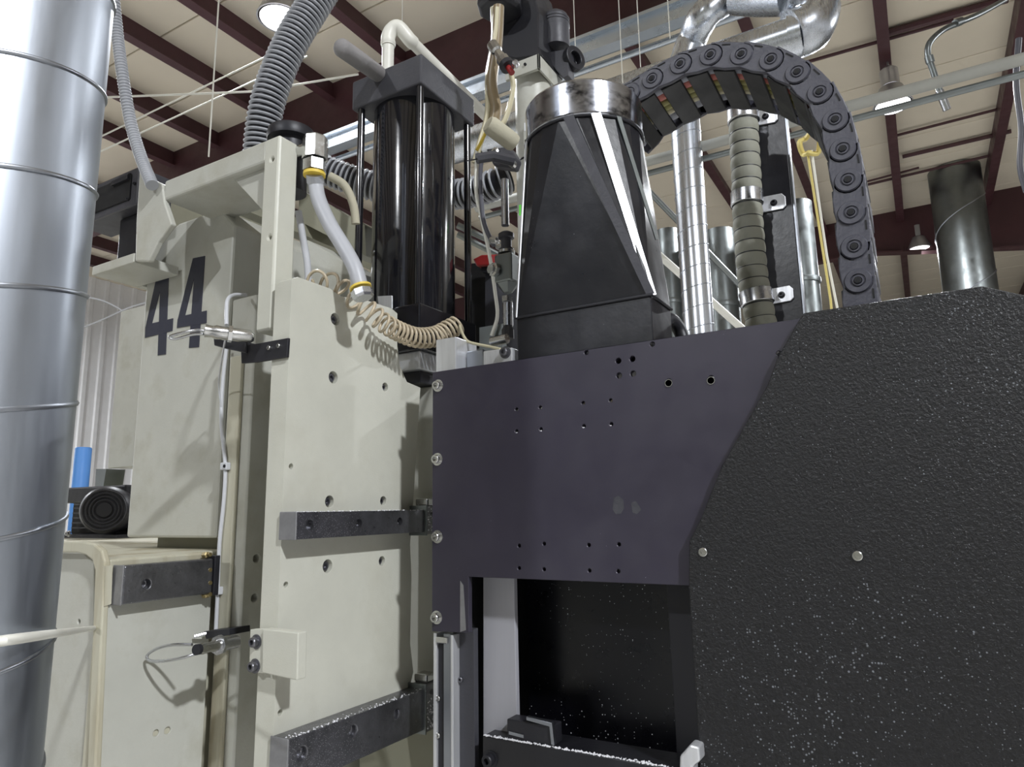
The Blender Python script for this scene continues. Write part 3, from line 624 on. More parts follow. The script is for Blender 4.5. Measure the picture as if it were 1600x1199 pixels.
mk('yellow_ring', lathe([(.0165, 0), (.0215, 0), (.0215, .004), (.0165, .004)], q, dd, 28), M['yel'], t, smooth=40)
mk('end_nut', lathe([(.018, .005), (.022, .01), (.022, .022), (.018, .026), (0, .026)], q, dd, 8), M['steel'], t)
for (pts, r, m_, lab) in (([(466, 330), (473, 370), (480, 410), (482, 445)], .008, 'wgrey', 'pale grey hose beside the cream frame post'), ([(515, 275), (538, 290), (552, 320), (556, 350)], .010, 'foam', 'cream tube seen between the conduit and the black cylinder')):
    pipe('short_hose', [D(x, y, 1.62) for x, y in pts], r, m_, lab, 'hose', 10, smooth_n=6)
mk('cream_beam', poly_extrude(B(), [D(467, 295, 1.9), D(570, 352, 1.9), D(572, 400, 1.9), D(467, 345, 1.9)], (0, .1, 0)), M['olive'], label='beam with its shade painted in olive between the frame post and the black cylinder', cat='beam')
mk('cream_bracket', poly_extrude(B(), [D(480, 375, 1.85), D(520, 398, 1.85), D(572, 430, 1.85), D(572, 480, 1.85), D(476, 480, 1.85)], (0, .1, 0)), M['beige2'], label='pale angled bracket behind the coiled tube', cat='bracket')
# ------------------------------------------------------------------ coiled air tube
cp = [(478, 440, -1.035), (503, 440, -1.03), (527, 447, -1.022), (548, 463, -.99), (572, 482, -.965), (600, 505, -.95), (625, 519, -.945), (652, 528, -.935), (680, 526, -.922), (700, 516, -.908), (718, 506, -.892)]
C_ = smoothpath([X(x, y, d) for x, y, d in cp], 40)
L = [0]
for a, b in zip(C_, C_[1:]): L.append(L[-1]+(b-a).length)
def at(s):
    for i in range(1, len(L)):
        if L[i] >= s: u = (s-L[i-1])/(L[i]-L[i-1]); return C_[i-1].lerp(C_[i], u), (C_[i]-C_[i-1]).normalized()
    return C_[-1], (C_[-1]-C_[-2]).normalized()
H = []; s = 0; ph = 0
while s < L[-1]:
    p, tg = at(s); u = s/L[-1]
    pitch = .030*(1-u)+.0095*u if u < .5 else .0115-.002*u
    k_ = min(1, u*1.7); pitch = .038*(1-k_)+.0122*k_
    R_ = .0205+.001*math.sin(u*9)
    a = tg.cross(Vector((0, 0, 1))).normalized(); b = tg.cross(a)
    H.append(p+(a*math.cos(ph)+b*math.sin(ph))*R_); ph += 2*math.pi/18; s += pitch/18
t = thing('coiled_tube', 'tan coiled air tube sagging from the cream plate to the aluminium block', 'air tube', C_[-1])
mk('coil', sweep(H, .0033, 7), M['coil'], t, smooth=60)
mk('tail', sweep(smoothpath([C_[-1], X(722, 520, -.84), X(730, 533, -.81), X(745, 538, -.78), X(765, 542, -.745), X(782, 546, -.71)], 6), .0033, 8), M['clear'], t, smooth=60)
# ------------------------------------------------------------------ aluminium blocks
t = thing('aluminium_block', 'bright milled aluminium block left behind the plate top', 'block', (-.86, 1.2, 1.83))
xa = Y(712, 530, 1.158).x; zb_ = 1.80; xq = Y(681, 530, 1.158).x
mk('block_body', box(xq, xa, 1.158, X(745, 530, xa).y, zb_, Y(712, 526, 1.158).z), M['alu'], t, bev=.002)
mk('block_foot', box(xa+.002, Y(757, 550, 1.2).x, 1.195, 1.23, zb_, Y(745, 548, 1.2).z), M['seam'], t, bev=.002)
t = thing('aluminium_plate', 'small bright aluminium plate with one bolt behind the plate top', 'plate', (-.75, 1.16, 1.83))
mk('plate_body', prism([(755, 549), (800, 543), (800, 590), (755, 590)], 1, 1.1535, .03), M['alu'], t, bev=.002)
bolt(Y(790, 551, 1.1535), NY, .0085, t, 'rail')

# ================================================================== PURPLE-BLACK PLATE
GY = 1.14; KS = GY/1.05
def SX(x): return x*KS
def SZ(z): return 1.6+(z-1.6)*KS
t = thing('front_plate', 'purple-black anodised plate with many small holes and a column of bolts', 'machine plate', (-.5, GY, 1.3))
zt_ = 1.8605; xl = -.787
zw = 1.4842; xw = -.7075
ztr = Y(1254, 498, GY).z
pts = [(xl*KS, SZ(1.859)), (SX(-.1), SZ(1.863)), (SX(-.1), SZ(1.3)), (SX(-.29), SZ(1.3)), (SX(-.305), SZ(zw)), (xw*KS, SZ(zw)), (xw*KS, Y(726, 989, GY).z), (xl*KS, Y(678, 987, GY).z)]
o = mk('plate_body', poly_extrude(B(), [(x, GY, z) for x, z in pts], (0, .012, 0)), M['purple'], t)
hs = [(807, 640), (844, 637), (807, 674), (845, 671), (911, 630), (954, 626), (912, 666), (955, 663), (811, 853), (850, 850), (920, 852), (967, 851), (811, 888), (850, 890), (921, 892), (966, 893)]
hl = [(966, 564), (988, 561), (967, 587), (989, 584), (1045, 597), (1111, 592)]
hm = [(916, 551), (1019, 538), (1217, 553)]
cut(o, [(x, y, .0036) for x, y in hs]+[(x, y, .0054) for x, y in hl]+[(x, y, .0046) for x, y in hm], 1, GY, .014, 14)
m = o.modifiers.new('edge', 'BEVEL'); m.width = .0012; m.segments = 1; m.limit_method = 'ANGLE'; m.angle_limit = math.radians(50)
for px, py in ((685, 603), (684, 718), (684, 839), (683, 965)): bolt(Y(px, py, GY), NY, .0088, t, 'nickel')
for px, py in ((1045, 599), (1111, 595)): mk('bolt_insert', lathe([(.0066, 0), (.0066, .0015), (.0056, .0015), (.0056, 0)], Y(px, py, GY), NY, 18), M['nickel'], t, smooth=30)
for pts_ in ([(959, 778), (966, 775), (974, 782), (975, 795), (970, 803), (962, 804), (957, 796)], [(986, 786), (993, 783), (998, 790), (1002, 797), (995, 804), (988, 801)]):
    mk('scuff_mark', prism(pts_, 1, GY-.0003, .0004), M['charcoal'], t, label='pale rubbed scuff')
mk('worn_edge', prism([(719, 908), (724, 915), (728, 985), (719, 988)], 1, GY-.0006, .0008), M['railend'], t, label='bare scuffed metal edge')

# chamber behind the opening
t = thing('cutting_chamber', 'black-lined chamber seen through the opening of the dark plate', 'chamber', (-.5, 1.25, 1.0))
mk('back_liner', box(SX(-.668), SX(-.36), 1.29, 1.30, .95, SZ(1.55)), M['chamber'], t)
mk('side_wall', box(SX(-.76), SX(-.735), 1.19, 1.32, .95, 1.82), M['void'], t)
mk('rear_wall', box(SX(-.76), SX(-.2), 1.32, 1.33, .9, 1.80), M['void'], t)
mk('right_wall', prism([(1041, 912), (1086, 912), (1102, 1260), (1062, 1260)], 1, 1.23, .02), M['blackm'], t, bev=.002)
mk('top_wall', box(SX(-.76), SX(-.2), 1.16, 1.32, SZ(1.55), SZ(1.56)), M['void'], t)
mk('metal_strip', prism([(755, 890), (803, 890), (805, 1000), (808, 1140), (808, 1180), (755, 1180)], 1, 1.19, .012), M['strip'], t, bev=.001, label='pale bare metal strip')
zs_ = Y(755, 1150, 1.15).z
t = thing('sill_bar', 'black bar with white dust along its edge under the opening', 'bar', (-.5, 1.17, zs_-.1))
mk('bar_body', box(Y(754, 1150, 1.15).x, SX(-.33), 1.15, 1.225, zs_-.14, zs_), M['blacks'], t, bev=.002)
b = B(); rnd = random.Random(3)
for k in range(420):
    x = rnd.uniform(Y(755, 1150, 1.15).x, SX(-.36)); s = rnd.uniform(.0008, .0026)
    lathe([(0, -s*.4), (s, 0), (0, s)], (x, 1.1505+abs(rnd.gauss(0, .003)), zs_), (rnd.random()-.5, rnd.random()-.5, 1), 5, b)
mk('plastic_dust', b, M['crumb'], t, kind='stuff')
bolt(Y(766, 1187, 1.15), NY, .0105, t, 'blackm')
t = thing('latch_block', 'small black latch with worn light edge standing on the sill bar', 'latch', (-.68, 1.165, zs_))
q0, q1 = Y(792, 1130, 1.156), Y(865, 1162, 1.156)
mk('latch_body', box(q0.x, q1.x, 1.156, 1.19, zs_, Y(820, 1128, 1.156).z), M['blackm'], t, bev=.002)
mk('latch_handle', prism([(822, 1120), (862, 1130), (866, 1166), (861, 1164), (858, 1136), (822, 1126)], 1, 1.152, .01), M['crumb'] if 0 else M['seam'], t, bev=.001)
mk('slot', prism([(795, 1143), (818, 1149), (818, 1154), (795, 1148)], 1, 1.1545, .004), M['seam'], t)
t = thing('corner_block', 'small worn bright metal block at the lower right of the opening', 'block', Y(1078, 1190, 1.115))
mk('block_body', prism([(1062, 1182), (1078, 1164), (1092, 1168), (1094, 1190), (1082, 1199), (1086, 1260), (1060, 1260)], 1, 1.10, .03), M['alu'], t, bev=.003)
# vertical rail below the plate's left limb
t = thing('upright_rail', 'narrow upright steel rail with screws below the dark plate', 'rail', (-.84, 1.15, .8))
zt_ = Y(690, 990, 1.15).z
def bx(px0, px1, y0, y1, z0, z1, m_, nm, bv=.001): return mk(nm, box(Y(px0, 1080, y0).x, Y(px1, 1080, y0).x, y0, y1, z0, z1), M[m_], t, bev=bv)
bx(677, 682, 1.148, 1.20, .8, zt_, 'alu', 'left_edge_strip')
bx(682, 694, 1.154, 1.20, .8, zt_-.02, 'blackm', 'dark_channel')
bx(693, 704, 1.150, 1.20, .8, zt_, 'seam', 'rail_face')
bx(704, 708, 1.144, 1.20, .8, zt_, 'alu', 'bright_edge')
bx(708, 741, 1.165, 1.18, .8, zt_+.01, 'charcoal', 'backing_plate')
mk('end_stop', box(Y(682, 1080, 1.148).x, Y(700, 1080, 1.148).x, 1.145, 1.165, zt_-.018, zt_-.006), M['nickel'], t, bev=.002)
for py in (1091, 1149): bolt(Y(686, py, 1.154), NY, .0052, t, 'nickel', False)
bolt(Y(721, 1062, 1.165), NY, .005, t, 'rail', False)

# ================================================================== PEBBLED BLACK PANEL
QY = 1.126
t = thing('pebbled_panel', 'large pebble-textured black guard panel filling the right side', 'guard panel', (0, QY, .6))
pts = [(1256, 489), (1535, 447), (1600, 461), (1760, 496), (1760, 1300), (1098, 1300), (1094, 1199), (1076, 917), (1077, 846), (1097, 806), (1128, 728), (1175, 645), (1199, 602), (1215, 559), (1246, 504)]
mk('panel_sheet', prism(pts, 1, QY, .012), M['grain'], t, bev=.0015)
for px, py in ((1099, 863), (1340, 869)): bolt(Y(px, py, QY), NY, .0068, t, 'nickel', False, h=.004)
xe = Y(1760, 600, QY).x
mk('panel_return', box(xe-.012, xe, QY+.012, 1.6, Y(1760, 1300, QY).z, Y(1760, 496, QY).z-.004), M['grain'], t)

# ================================================================== BLACK HOPPER
hx0, hx1, hy0, hy1, hz = -.662, -.386, 1.158, 1.27, 1.971
cx, cy, hr, hzb, hzt = -.537, 1.235, .119, 2.335, 2.415
t = thing('square_to_round_hopper', 'black sheet metal hopper tapering from square base up to a round silver collar', 'hopper', (cx, cy, 1.84))
b = B(); box(hx0, hx1, hy0, hy1, 1.84, hz, b); mk('hopper_base', b, M['blacks'], t, bev=.002)
mk('flange_bead', sweep([(hx0-.002, hy0-.002, hz), (hx1+.002, hy0-.002, hz), (hx1+.002, hy1, hz)], .003, 8), M['blackm'], t, smooth=60)
b = B(); corners = [(hx1, hy0), (hx1, hy1), (hx0, hy1), (hx0, hy0)]; cv = [b.verts.new((x, y, hz)) for x, y in corners]
ns = 5; angs = [-90, 0, 90, 180]; rings = []
for k, a0 in enumerate(angs):
    rings.append([b.verts.new((cx+hr*math.cos(math.radians(a0+90*j/ns)), cy+hr*math.sin(math.radians(a0+90*j/ns)), hzb)) for j in range(ns)])
for k in range(4):
    rr = rings[k]+[rings[(k+1) % 4][0]]
    for j in range(ns): b.faces.new((cv[k], rr[j], rr[j+1]))
    b.faces.new((cv[k], rings[(k+1) % 4][0], cv[(k+1) % 4]))
mk('hopper_cone', b, M['blacks'], t)
# bright and dull strips that paint in the light on the cone facets
def strip(c, a_deg, wd, nm='facet_light_strip', mt='seam', lab=None):
    a = Vector((cx+(hr+.002)*math.cos(math.radians(a_deg)), cy+(hr+.002)*math.sin(math.radians(a_deg)), hzb+.004)); c = Vector(c)
    out = Vector((math.cos(math.radians(a_deg)), math.sin(math.radians(a_deg)), 0)); sd = (c-a).cross(out).normalized(); nrm = sd.cross(c-a).normalized()
    if nrm.y > 0: nrm = -nrm
    bb_ = B(); poly_extrude(bb_, [a-sd*wd, a+sd*wd, c+sd*wd*.7, c-sd*wd*.7], nrm*.0025); mk(nm, bb_, M[mt], t, label=lab)
strip((hx1, hy0, hz), -80, .010, mt='charcoal')
strip((hx1+.001, hy0+.006, hz), -55, .0095, mt='alu', lab='bright strip painting in the light on a hopper facet')
strip((hx0, hy0, hz), -140, .008, mt='alu', lab='bright strip painting in the light on a hopper facet')
strip((hx1, hy0+.05, hz+.12), -33, .005, mt='galvd')
b = lathe([(hr+.001, 0), (hr+.0055, .004), (hr+.001, .010), (hr+.002, .075), (hr-.001, hzt-hzb), (hr-.004, hzt-hzb), (hr-.004, 0), (hr+.001, 0)], (cx, cy, hzb), (0, 0, 1), 64)
mk('collar', b, M['collar'], t, smooth=30, label='bare silver collar with black overspray')
mk('collar_bead', sweep([(cx+(hr+.001)*math.cos(a/24*math.pi), cy+(hr+.001)*math.sin(a/24*math.pi), hzb+.002) for a in range(49)], .0035, 8), M['blackm'], t, smooth=60)
pipe('black_hose', [Y(1036, 505, 1.3), Y(1048, 500, 1.32), Y(1062, 516, 1.34), Y(1070, 540, 1.34)], .014, 'blackm', 'short black hose end between hopper and spiral duct', 'hose', 14, smooth_n=6)

# ================================================================== CABLE CHAIN
KY, KW = 1.41, .175
cen = [(962, 178), (985, 147), (1020, 125), (1064, 102), (1111, 88), (1159, 87), (1205, 95), (1246, 115), (1281, 146), (1305, 189), (1317, 235), (1325, 283), (1330, 334), (1335, 387), (1341, 440), (1346, 493), (1350, 545)]
Cn = [Y(x, y, KY) for x, y in cen]
t = thing('cable_chain', 'dark grey plastic cable chain arching over from the hopper to the black panel', 'cable chain', Cn[5])
cent = Vector((Cn[5].x+.02, KY, Cn[5].z-.3))
hwid = .030
_side = {}
def inward(i):
    a = Cn[max(0, i-1)]; b_ = Cn[min(len(Cn)-1, i+1)]; tg = (b_-a).normalized(); return Vector((0, 1, 0)).cross(tg)*1.0
for i in range(len(Cn)-1):
    a, c = Cn[i], Cn[i+1]; tg = (c-a).normalized(); up = Vector((tg.z, 0, -tg.x)) * -1.0
    if up.dot(a-cent) < 0: up = -up
    L_ = (c-a).length
    for side, y0 in (('near', KY-.0), ('far', KY+KW)):
        sgn = 1
        pts = []
        o0 = a + Vector((0, y0-KY, 0))
        rr = hwid*.93
        for k in range(9):  # rounded nose round the joint c
            an = math.radians(-90+180*k/8); pts.append(o0+tg*(L_+rr*math.cos(an))+up*(rr*math.sin(an)))
        pts += [o0+tg*(L_*.55)+up*hwid, o0+tg*(-L_*.10)+up*hwid, o0+tg*(-L_*.10)-up*hwid*.8, o0+tg*(L_*.55)-up*hwid]
        lk = mk('side_link', poly_extrude(B(), pts, (0, .010, 0)) if 1 else None, M['plast'], t, bev=.0015)
        if side == 'near':
            lk.location += Vector((0, -.004 if 1 else 0, 0))
            q = c+Vector((0, -.004, 0))
            mk('joint_disc', lathe([(0, -.006), (.006, -.006), (.0065, .004), (.0075, -.004), (.010, -.004), (.0115, -.001), (.0125, -.001), (.0135, -.0035), (.022, -.0035), (.024, 0), (0, 0)][1:], q, (0, 1, 0), 24), M['plast'], t, smooth=30)
            mk('joint_hole', lathe([(.0058, -.0066), (.0058, -.0056), (0, -.0056)], q, (0, 1, 0), 12), M['void'], t)
            s = o0+tg*(L_*.42)+up*(hwid*.78)
            mk('link_notch', poly_extrude(B(), [s-tg*.009-up*.0015+Vector((0, -.005, 0)), s+tg*.009-up*.0015+Vector((0, -.005, 0)), s+tg*.009+up*.0015+Vector((0, -.005, 0)), s-tg*.009+up*.0015+Vector((0, -.005, 0))], (0, .002, 0)), M['void'], t)
    # crossbars, inside and outside of the bend
    m0 = a+tg*(L_*.5)
    for sg, wd in ((-1, .36), (1, .30)):
        base = m0+up*(sg*hwid*.86)
        pts = [base-tg*L_*wd, base+tg*L_*wd, base+tg*L_*wd*.9+up*sg*.005, base-tg*L_*wd*.9+up*sg*.005]
        mk('crossbar', poly_extrude(B(), [p_+Vector((0, .008, 0)) for p_ in pts], (0, KW-.006, 0)), M['plastd'] if sg < 0 else M['plast'], t, bev=.001)
for yy, r, m_, nm in ((.028, .010, 'greyc', 'grey'), (.052, .012, 'pink', 'red'), (.078, .009, 'oliv', 'olive'), (.098, .009, 'oliv', 'olive'), (.118, .008, 'clear', 'cream'), (.145, .014, 'greyc', 'grey')):
    pts = []
    for i, c in enumerate(Cn):
        a = Cn[max(0, i-1)]; b_ = Cn[min(len(Cn)-1, i+1)]; tg = (b_-a).normalized(); up = Vector((-tg.z, 0, tg.x))
        if up.dot(c-cent) < 0: up = -up
        pts.append(c-up*(.024-r)+Vector((0, yy, 0)))
    mk('inner_cable', sweep(smoothpath(pts, 4), r, 10), M[m_], t, smooth=60, label=nm+' cable inside the chain')

# ================================================================== BLACK POST, WRAPPED HOSE, CLAMPS
PYB = 1.80
t = thing('black_post', 'flat black steel post rising behind the chain beside the wrapped hose', 'post', Y(1224, 500, PYB))
xr = Y(1242, 350, PYB).x; xl = Y(1188, 350, PYB).x; zt_ = Y(1190, 150, PYB).z
mk('post_body', box(xl-.03, xr, PYB, PYB+.06, 1.0, zt_), M['blacks'], t, bev=.003)
mk('post_edge', box(xr, xr+.004, PYB-.001, PYB+.03, 1.0, zt_), M['seam'], t)
e = [Y(x, y, PYB-.05) for x, y in ((1158, 120), (1161, 175), (1163, 225), (1166, 275), (1167, 310), (1169, 350), (1173, 400), (1177, 440), (1182, 465), (1188, 500), (1196, 540))]
t = thing('wrapped_hose', 'grey ribbed wrapped hose strapped to the black post', 'hose', e[5])
hp = resample(smoothpath(e, 20), .004)
mk('hose_wrap', sweep(hp, lambda u: .034+.0035*abs(math.sin(u*len(hp)*.004/.033*math.pi))**.6, 28), M['fabric'], t, smooth=60)
for k in range(2, 26):
    s = k*.033+.0; i = int(s/.004)
    if i+2 < len(hp): 
        tg = (hp[i+1]-hp[i]).normalized(); mk('wrap_band', lathe([(.0345, -.0015), (.036, -.001), (.036, .001), (.0345, .0015)], hp[i], tg, 28), M['blackm'], t, smooth=50)
CL = [(1164, 180, (1196, 182), 'metal hose clamp with ear just below the cable chain'), (1168, 310, (1209, 317), 'metal hose clamp with bolted ear at mid height of the wrapped hose'), (1181, 466, (1221, 461), 'metal hose clamp with bolted ear above the black panel, lowest of three')]
for px, py, ear, lab in CL:
    c = Y(px, py, PYB-.05); i = min(range(len(hp)), key=lambda j: (hp[j]-c).length); tg = (hp[min(i+1, len(hp)-1)]-hp[i-1]).normalized()
    t = thing('hose_clamp', lab, 'clamp', c)
    mk('band', lathe([(.038, -.018), (.0405, -.016), (.0395, 0), (.0405, .016), (.038, .018), (.037, .018), (.037, -.018), (.038, -.018)], hp[i], tg, 36), M['steel'], t, smooth=40)
    ex, ey = ear; q = [(ex-19, ey-9), (ex+12, ey-15), (ex+18, ey-10), (ex+19, ey+4), (ex+14, ey+9), (ex-18, ey+15)]
    mk('ear', prism(q, 1, PYB-.006, .005), M['alu'], t, bev=.001)
    bolt(Y(ex, ey, PYB-.006), NY, .006, t, 'blackm', True)

# yellow cord hook and ropes
t = thing('cord_coil', 'small yellow coil hanging inside the chain arch', 'cord', D(1266, 226, 3))
for k, rr in enumerate((.040, .045, .036)):
    c = D(1266, 226, 3.0+.01*k); P = [c+Vector((math.cos(a/12*math.pi)*rr, .02*math.sin(a), math.sin(a/12*math.pi)*rr*1.15)) for a in range(25)]
    mk('loop', sweep(P, .007, 8), M['yrope'], t, smooth=60)
pipe('yellow_rope', [D(1262, 240, 3), D(1276, 330, 3), D(1298, 470, 3), D(1302, 520, 3)], .005, 'yrope', 'thin yellow rope hanging below the yellow coil', 'rope', 6)
pipe('white_rope', [D(1268, 235, 3), D(1280, 320, 3), D(1292, 400, 3), D(1308, 480, 3), D(1312, 520, 3)], .005, 'pvc', 'thin white rope hanging right of the yellow rope', 'rope', 6)

# ================================================================== BEIGE MAST with hub and valve stack
MY = 1.62
q = Y(833, 150, MY); mr = .052
t = thing('beige_mast', 'beige round mast with drilled flange standing behind the hopper', 'mast', (q.x, MY, 1.9))
zt_ = Y(833, 112, MY).z
mk('mast_tube', cyl((q.x, MY, bz), (q.x, MY, zt_), mr, 40), M['beige2'], t, smooth=40)
fy = MY-mr-.004
fx = Y(826, 230, fy).x
o = mk('flange', box(fx-.012, fx+.012, fy-.006, fy+.02, Y(822, 420, fy).z, Y(830, 195, fy).z), M['beige2'], t, bev=.001)
cut(o, [(821, 220, .004), (821, 252, .004)], 1, fy-.006, .01)
mk('label_strip', prism([(819, 192), (829, 190), (829, 203), (819, 205)], 1, fy-.0068, .001), M['white'], t)
mk('green_sticker', prism([(811, 320), (821, 320), (820, 336), (811, 337)], 1, fy-.0072, .001), M['green'], t, label='small bright green sticker')
mk('dark_seam', sweep([(q.x+math.cos(a/12*math.pi)*mr, MY+math.sin(a/12*math.pi)*mr, Y(800, 268, MY).z) for a in range(25)], .003, 6), M['blackm'], t)
# L bracket on top
zb_ = zt_; xa, xb = Y(800, 100, MY-.07).x, Y(843, 90, MY-.07).x
zk0, zk1 = Y(843, 106, MY-.075).z, Y(843, 83, MY-.075).z
mk('top_bracket', box(xa-.02, xb, MY-.075, MY-.065, zk0, zk1), M['beige2'], t, bev=.001)
mk('top_bracket_side', box(xb-.006, xb, MY-.075, MY+.11, zk0, zk1), M['beige2'], t, bev=.001)
bolt(Y(821, 101, MY-.075), NY, .004, t, 'blackm', False)
t = thing('black_hub', 'black hub plate with round socket at the top of the beige mast', 'hub', D(800, 60, 2.0))
b = prism([(785, -40), (828, -40), (841, 18), (841, 72), (846, 86), (805, 92), (783, 86)], 1, MY-.05, .14); mk('hub_plate', b, M['blackm'], t, bev=.004)
c = Y(781, 10, MY-.1)
mk('hub_ring', lathe([(.030, -.02), (.055, -.02), (.066, -.01), (.066, .012), (.055, .05), (.030, .05), (.030, -.02)], c, (.1, -.0, 1), 8), M['blackm'], t, bev=.003)
t = thing('round_motor', 'dark ridged round motor beside the mast top', 'motor', D(870, 80, 2.1))
c = Y(869, 78, MY+.05); mr2 = .041; zc = c.z; zz = Y(869, 20, MY+.05).z-zc
prof = [(0, 0), (mr2, 0), (mr2, zz*.55)]
for k in range(3): prof += [(mr2*1.03, zz*(.58+.08*k)), (mr2*1.03, zz*(.63+.08*k)), (mr2*.96, zz*(.635+.08*k))]
prof += [(mr2*.9, zz*.88), (mr2*.6, zz*.97), (0, zz)]
mk('motor_body', lathe(prof, c, (0, 0, 1), 36), M['charcoal'], t, smooth=35)
mk('motor_mount', prism([(853, 82), (888, 76), (888, 118), (880, 122), (855, 94)], 1, MY+.03, .04), M['charcoal'], t, bev=.002)
mk('side_wheel', lathe([(.02, 0), (.036, 0), (.036, .02), (.02, .02), (.02, 0)], Y(893, 95, MY+.06), (1, -.4, 0), 24), M['blackm'], t, bev=.002)
# tubes from the hub down
TB = [([(771, 12), (772, 60), (763, 120), (762, 180), (748, 230), (742, 255)], .008, 'clear', 'yellowed clear tube hanging from the black hub, leftmost'), ([(779, 10), (776, 70), (768, 130), (775, 170), (770, 200)], .014, 'tan', 'brown tube hanging from the black hub'), ([(777, 12), (775, 45), (771, 72)], .006, 'clear', 'short yellowed tube from the black hub to the fitting'), ([(798, 112), (802, 135), (798, 160), (790, 185), (784, 195)], .0065, 'clear', 'cream tube bowed below the red-collared fitting'), ([(745, 235), (744, 300), (752, 340), (765, 400), (774, 460), (777, 495), (768, 525)], .0045, 'pvc', 'thin pale tube hanging left of the valve stack'), ([(757, 240), (751, 262), (752, 310), (757, 350), (772, 385)], .0055, 'ribd', 'dark thin hose left of the valve stack'), ([(760, 205), (752, 222), (745, 235)], .004, 'yel', 'short yellow wire by the clamp cluster')]
for i, (pts, r, m_, lab) in enumerate(TB): pipe('tube', [D(x, y, 1.72-.01*i) for x, y in pts], r, m_, lab, 'tube', 10, smooth_n=6)
t = thing('push_fitting', 'nickel push fitting with red collar below the black hub', 'fitting', D(790, 92, 1.66))
a, e_ = D(768, 68, 1.68), D(796, 108, 1.64); ax = (e_-a).normalized(); Ls = (e_-a).length
mk('fitting_body', lathe([(.010, 0), (.014, .004), (.014, Ls*.3), (.010, Ls*.35), (.013, Ls*.6), (.016, Ls*.62), (.016, Ls*.8), (0, Ls*.8)], a, ax, 10), M['nickel'], t, smooth=35)
mk('black_ring', lathe([(.018, Ls*.8), (.018, Ls*.93), (0, Ls*.93)], a, ax, 20), M['blackm'], t, smooth=35)
mk('collar', lathe([(.007, Ls*.93), (.007, Ls*1.15), (0, Ls*1.15)], a, ax, 14), M['red'], t, smooth=35)
mk('knob', lathe([(.007, 0), (.009, .006), (.007, .014), (0, .015)], D(806, 103, 1.63), (.4, -.9, 0), 12), M['steel'], t, smooth=35)
t = thing('clamp_cluster', 'dark clamp assembly gripping tubes beside the mast', 'clamp', D(775, 245, 1.62))
mk('clamp_bar', sweep([D(745, 248, 1.6), D(770, 244, 1.61), D(803, 252, 1.62)], .0125, 8), M['charcoal'], t)
mk('clamp_body', prism([(758, 232), (795, 228), (806, 246), (800, 262), (770, 258)], 1, 1.36, .035), M['charcoal'], t, bev=.006)
for px, py, r in ((750, 240, .009), (748, 252, .008), (777, 240, .011), (803, 258, .009)): mk('clamp_screw', lathe([(r, 0), (r, .012), (r*.5, .013), (r*.5, .008), (0, .008)], Y(px, py, 1.36), NY, 10), M['nickel'], t, smooth=30)
mk('thin_lever', cyl(D(728, 252, 1.6), D(748, 248, 1.6), .0015, 6), M['blackm'], t)
# valve stack
vx = Y(792, 430, 1.28).x; vy = 1.28
def zy(py): return Y(792, py, vy).z
t = thing('valve_stack', 'vertical stack of metal valve and hose fittings between cylinder and hopper', 'valve', (vx, vy, zy(560)))
mk('upper_tube', cyl((vx-.002, vy, zy(352)), (vx-.002, vy, zy(280)), .009, 16), M['steel'], t, smooth=40)
mk('hose_barb', lathe([(.013, 0), (.017, .004), (.017, .010), (.012, .012), (.012, .034), (.018, .036), (.018, .045), (.011, .05), (0, .05)], (vx, vy, zy(396)), (0, 0, 1), 20), M['charcoal'], t, smooth=40)
mk('crimp_ring', lathe([(.016, 0), (.019, .002), (.019, .008), (.016, .01), (0, .01)], (vx, vy, zy(398)), (0, 0, 1), 20), M['nickel'], t, smooth=40)
mk('valve_body', box(vx-.020, vx+.024, vy-.022, vy+.022, zy(445), zy(400)), M['galvd'], t, bev=.005)
mk('valve_taper', lathe([(.010, zy(458)-zy(445)), (.026, 0), (0, 0)], (vx+.002, vy, zy(445)), (0, 0, 1), 6), M['galvd'], t)
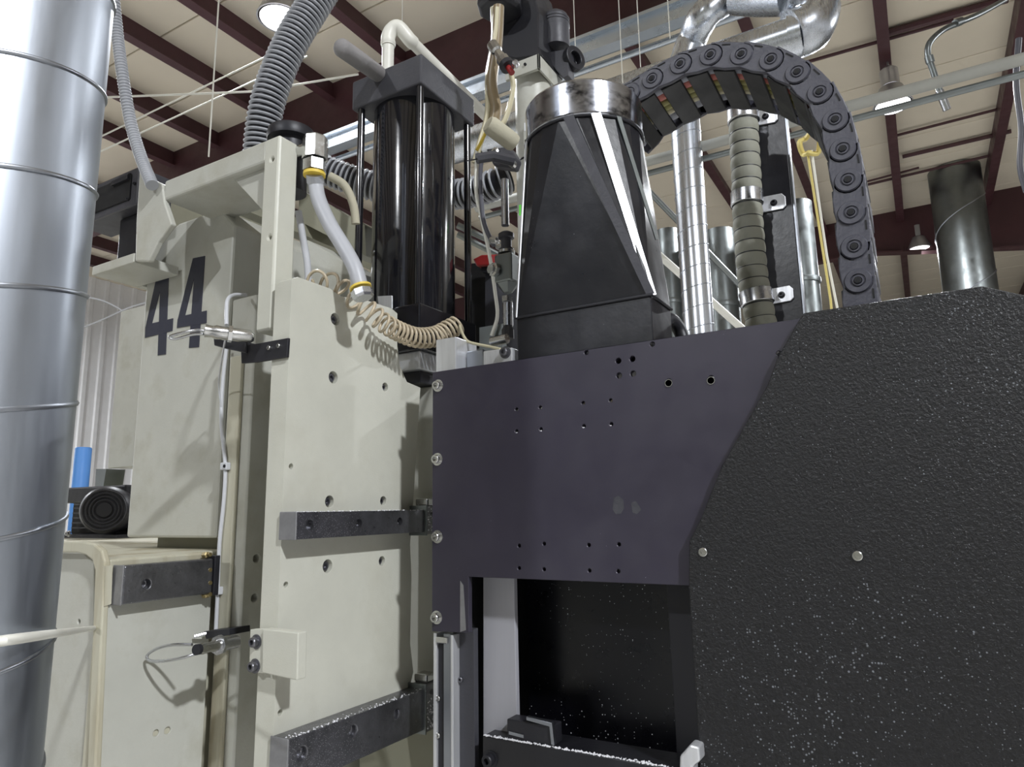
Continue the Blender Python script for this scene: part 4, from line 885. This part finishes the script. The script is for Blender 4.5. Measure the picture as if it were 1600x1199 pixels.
mk('side_nut', lathe([(.016, 0), (.016, .010), (.011, .012), (.011, .018), (0, .018)], (vx-.014, vy-.022, zy(425)), (-.35, -1, 0), 8), M['nickel'], t)
mk('lower_nut', lathe([(.013, 0), (.013, .012), (0, .012)], (vx, vy, zy(472)), (0, 0, 1), 6), M['nickel'], t)
mk('lower_tube', lathe([(.0115, 0), (.0115, zy(474)-zy(510)), (0, zy(474)-zy(510))], (vx+.001, vy, zy(510)), (0, 0, 1), 12), M['steel'], t, smooth=30)
mk('foot_fitting', lathe([(.014, 0), (.014, .02), (.009, .03), (0, .03)], (vx, vy, zy(530)), (0, 0, 1), 8), M['charcoal'], t)
mk('foot_elbow', cyl((vx-.03, vy-.02, zy(535)), (vx+.01, vy-.02, zy(533)), .011, 10), M['nickel'], t, smooth=40)
for k, (px, py) in enumerate(((768, 375), (778, 385))): mk('side_port', lathe([(.008, 0), (.008, .02), (.005, .022), (0, .022)], Y(px, py, 1.29), (.8, -.2, -.3), 8), M['nickel'], t)
t = thing('red_valve', 'dark red valve handle glimpsed left of the valve stack', 'valve', D(748, 405, 1.75))
mk('handle', prism([(738, 405), (752, 398), (778, 397), (776, 414), (744, 416)], 1, 1.52, .03), M['red'], t, bev=.004)
mk('stem', prism([(752, 414), (768, 414), (768, 425), (752, 425)], 1, 1.53, .02), M['blackm'], t)
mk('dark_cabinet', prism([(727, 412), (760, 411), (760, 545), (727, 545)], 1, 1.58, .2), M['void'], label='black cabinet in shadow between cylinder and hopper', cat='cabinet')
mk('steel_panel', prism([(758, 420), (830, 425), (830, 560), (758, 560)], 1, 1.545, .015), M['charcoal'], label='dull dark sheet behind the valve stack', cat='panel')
mk('grey_bracket', prism([(749, 512), (785, 506), (785, 560), (749, 560)], 1, 1.40, .02), M['galvd'], label='small grey bracket behind the valve stack foot', cat='bracket')
for nm, a, b_, lab in (('slide_tube', (715, 352), (790, 388), 'grey sloped tube behind the thin hoses, upper'), ('slide_tube', (715, 366), (785, 402), 'grey sloped tube behind the thin hoses, lower')):
    mk(nm, cyl(D(*a, 2.6), D(*b_, 2.6), .012, 10), M['galvd'], label=lab, cat='tube')
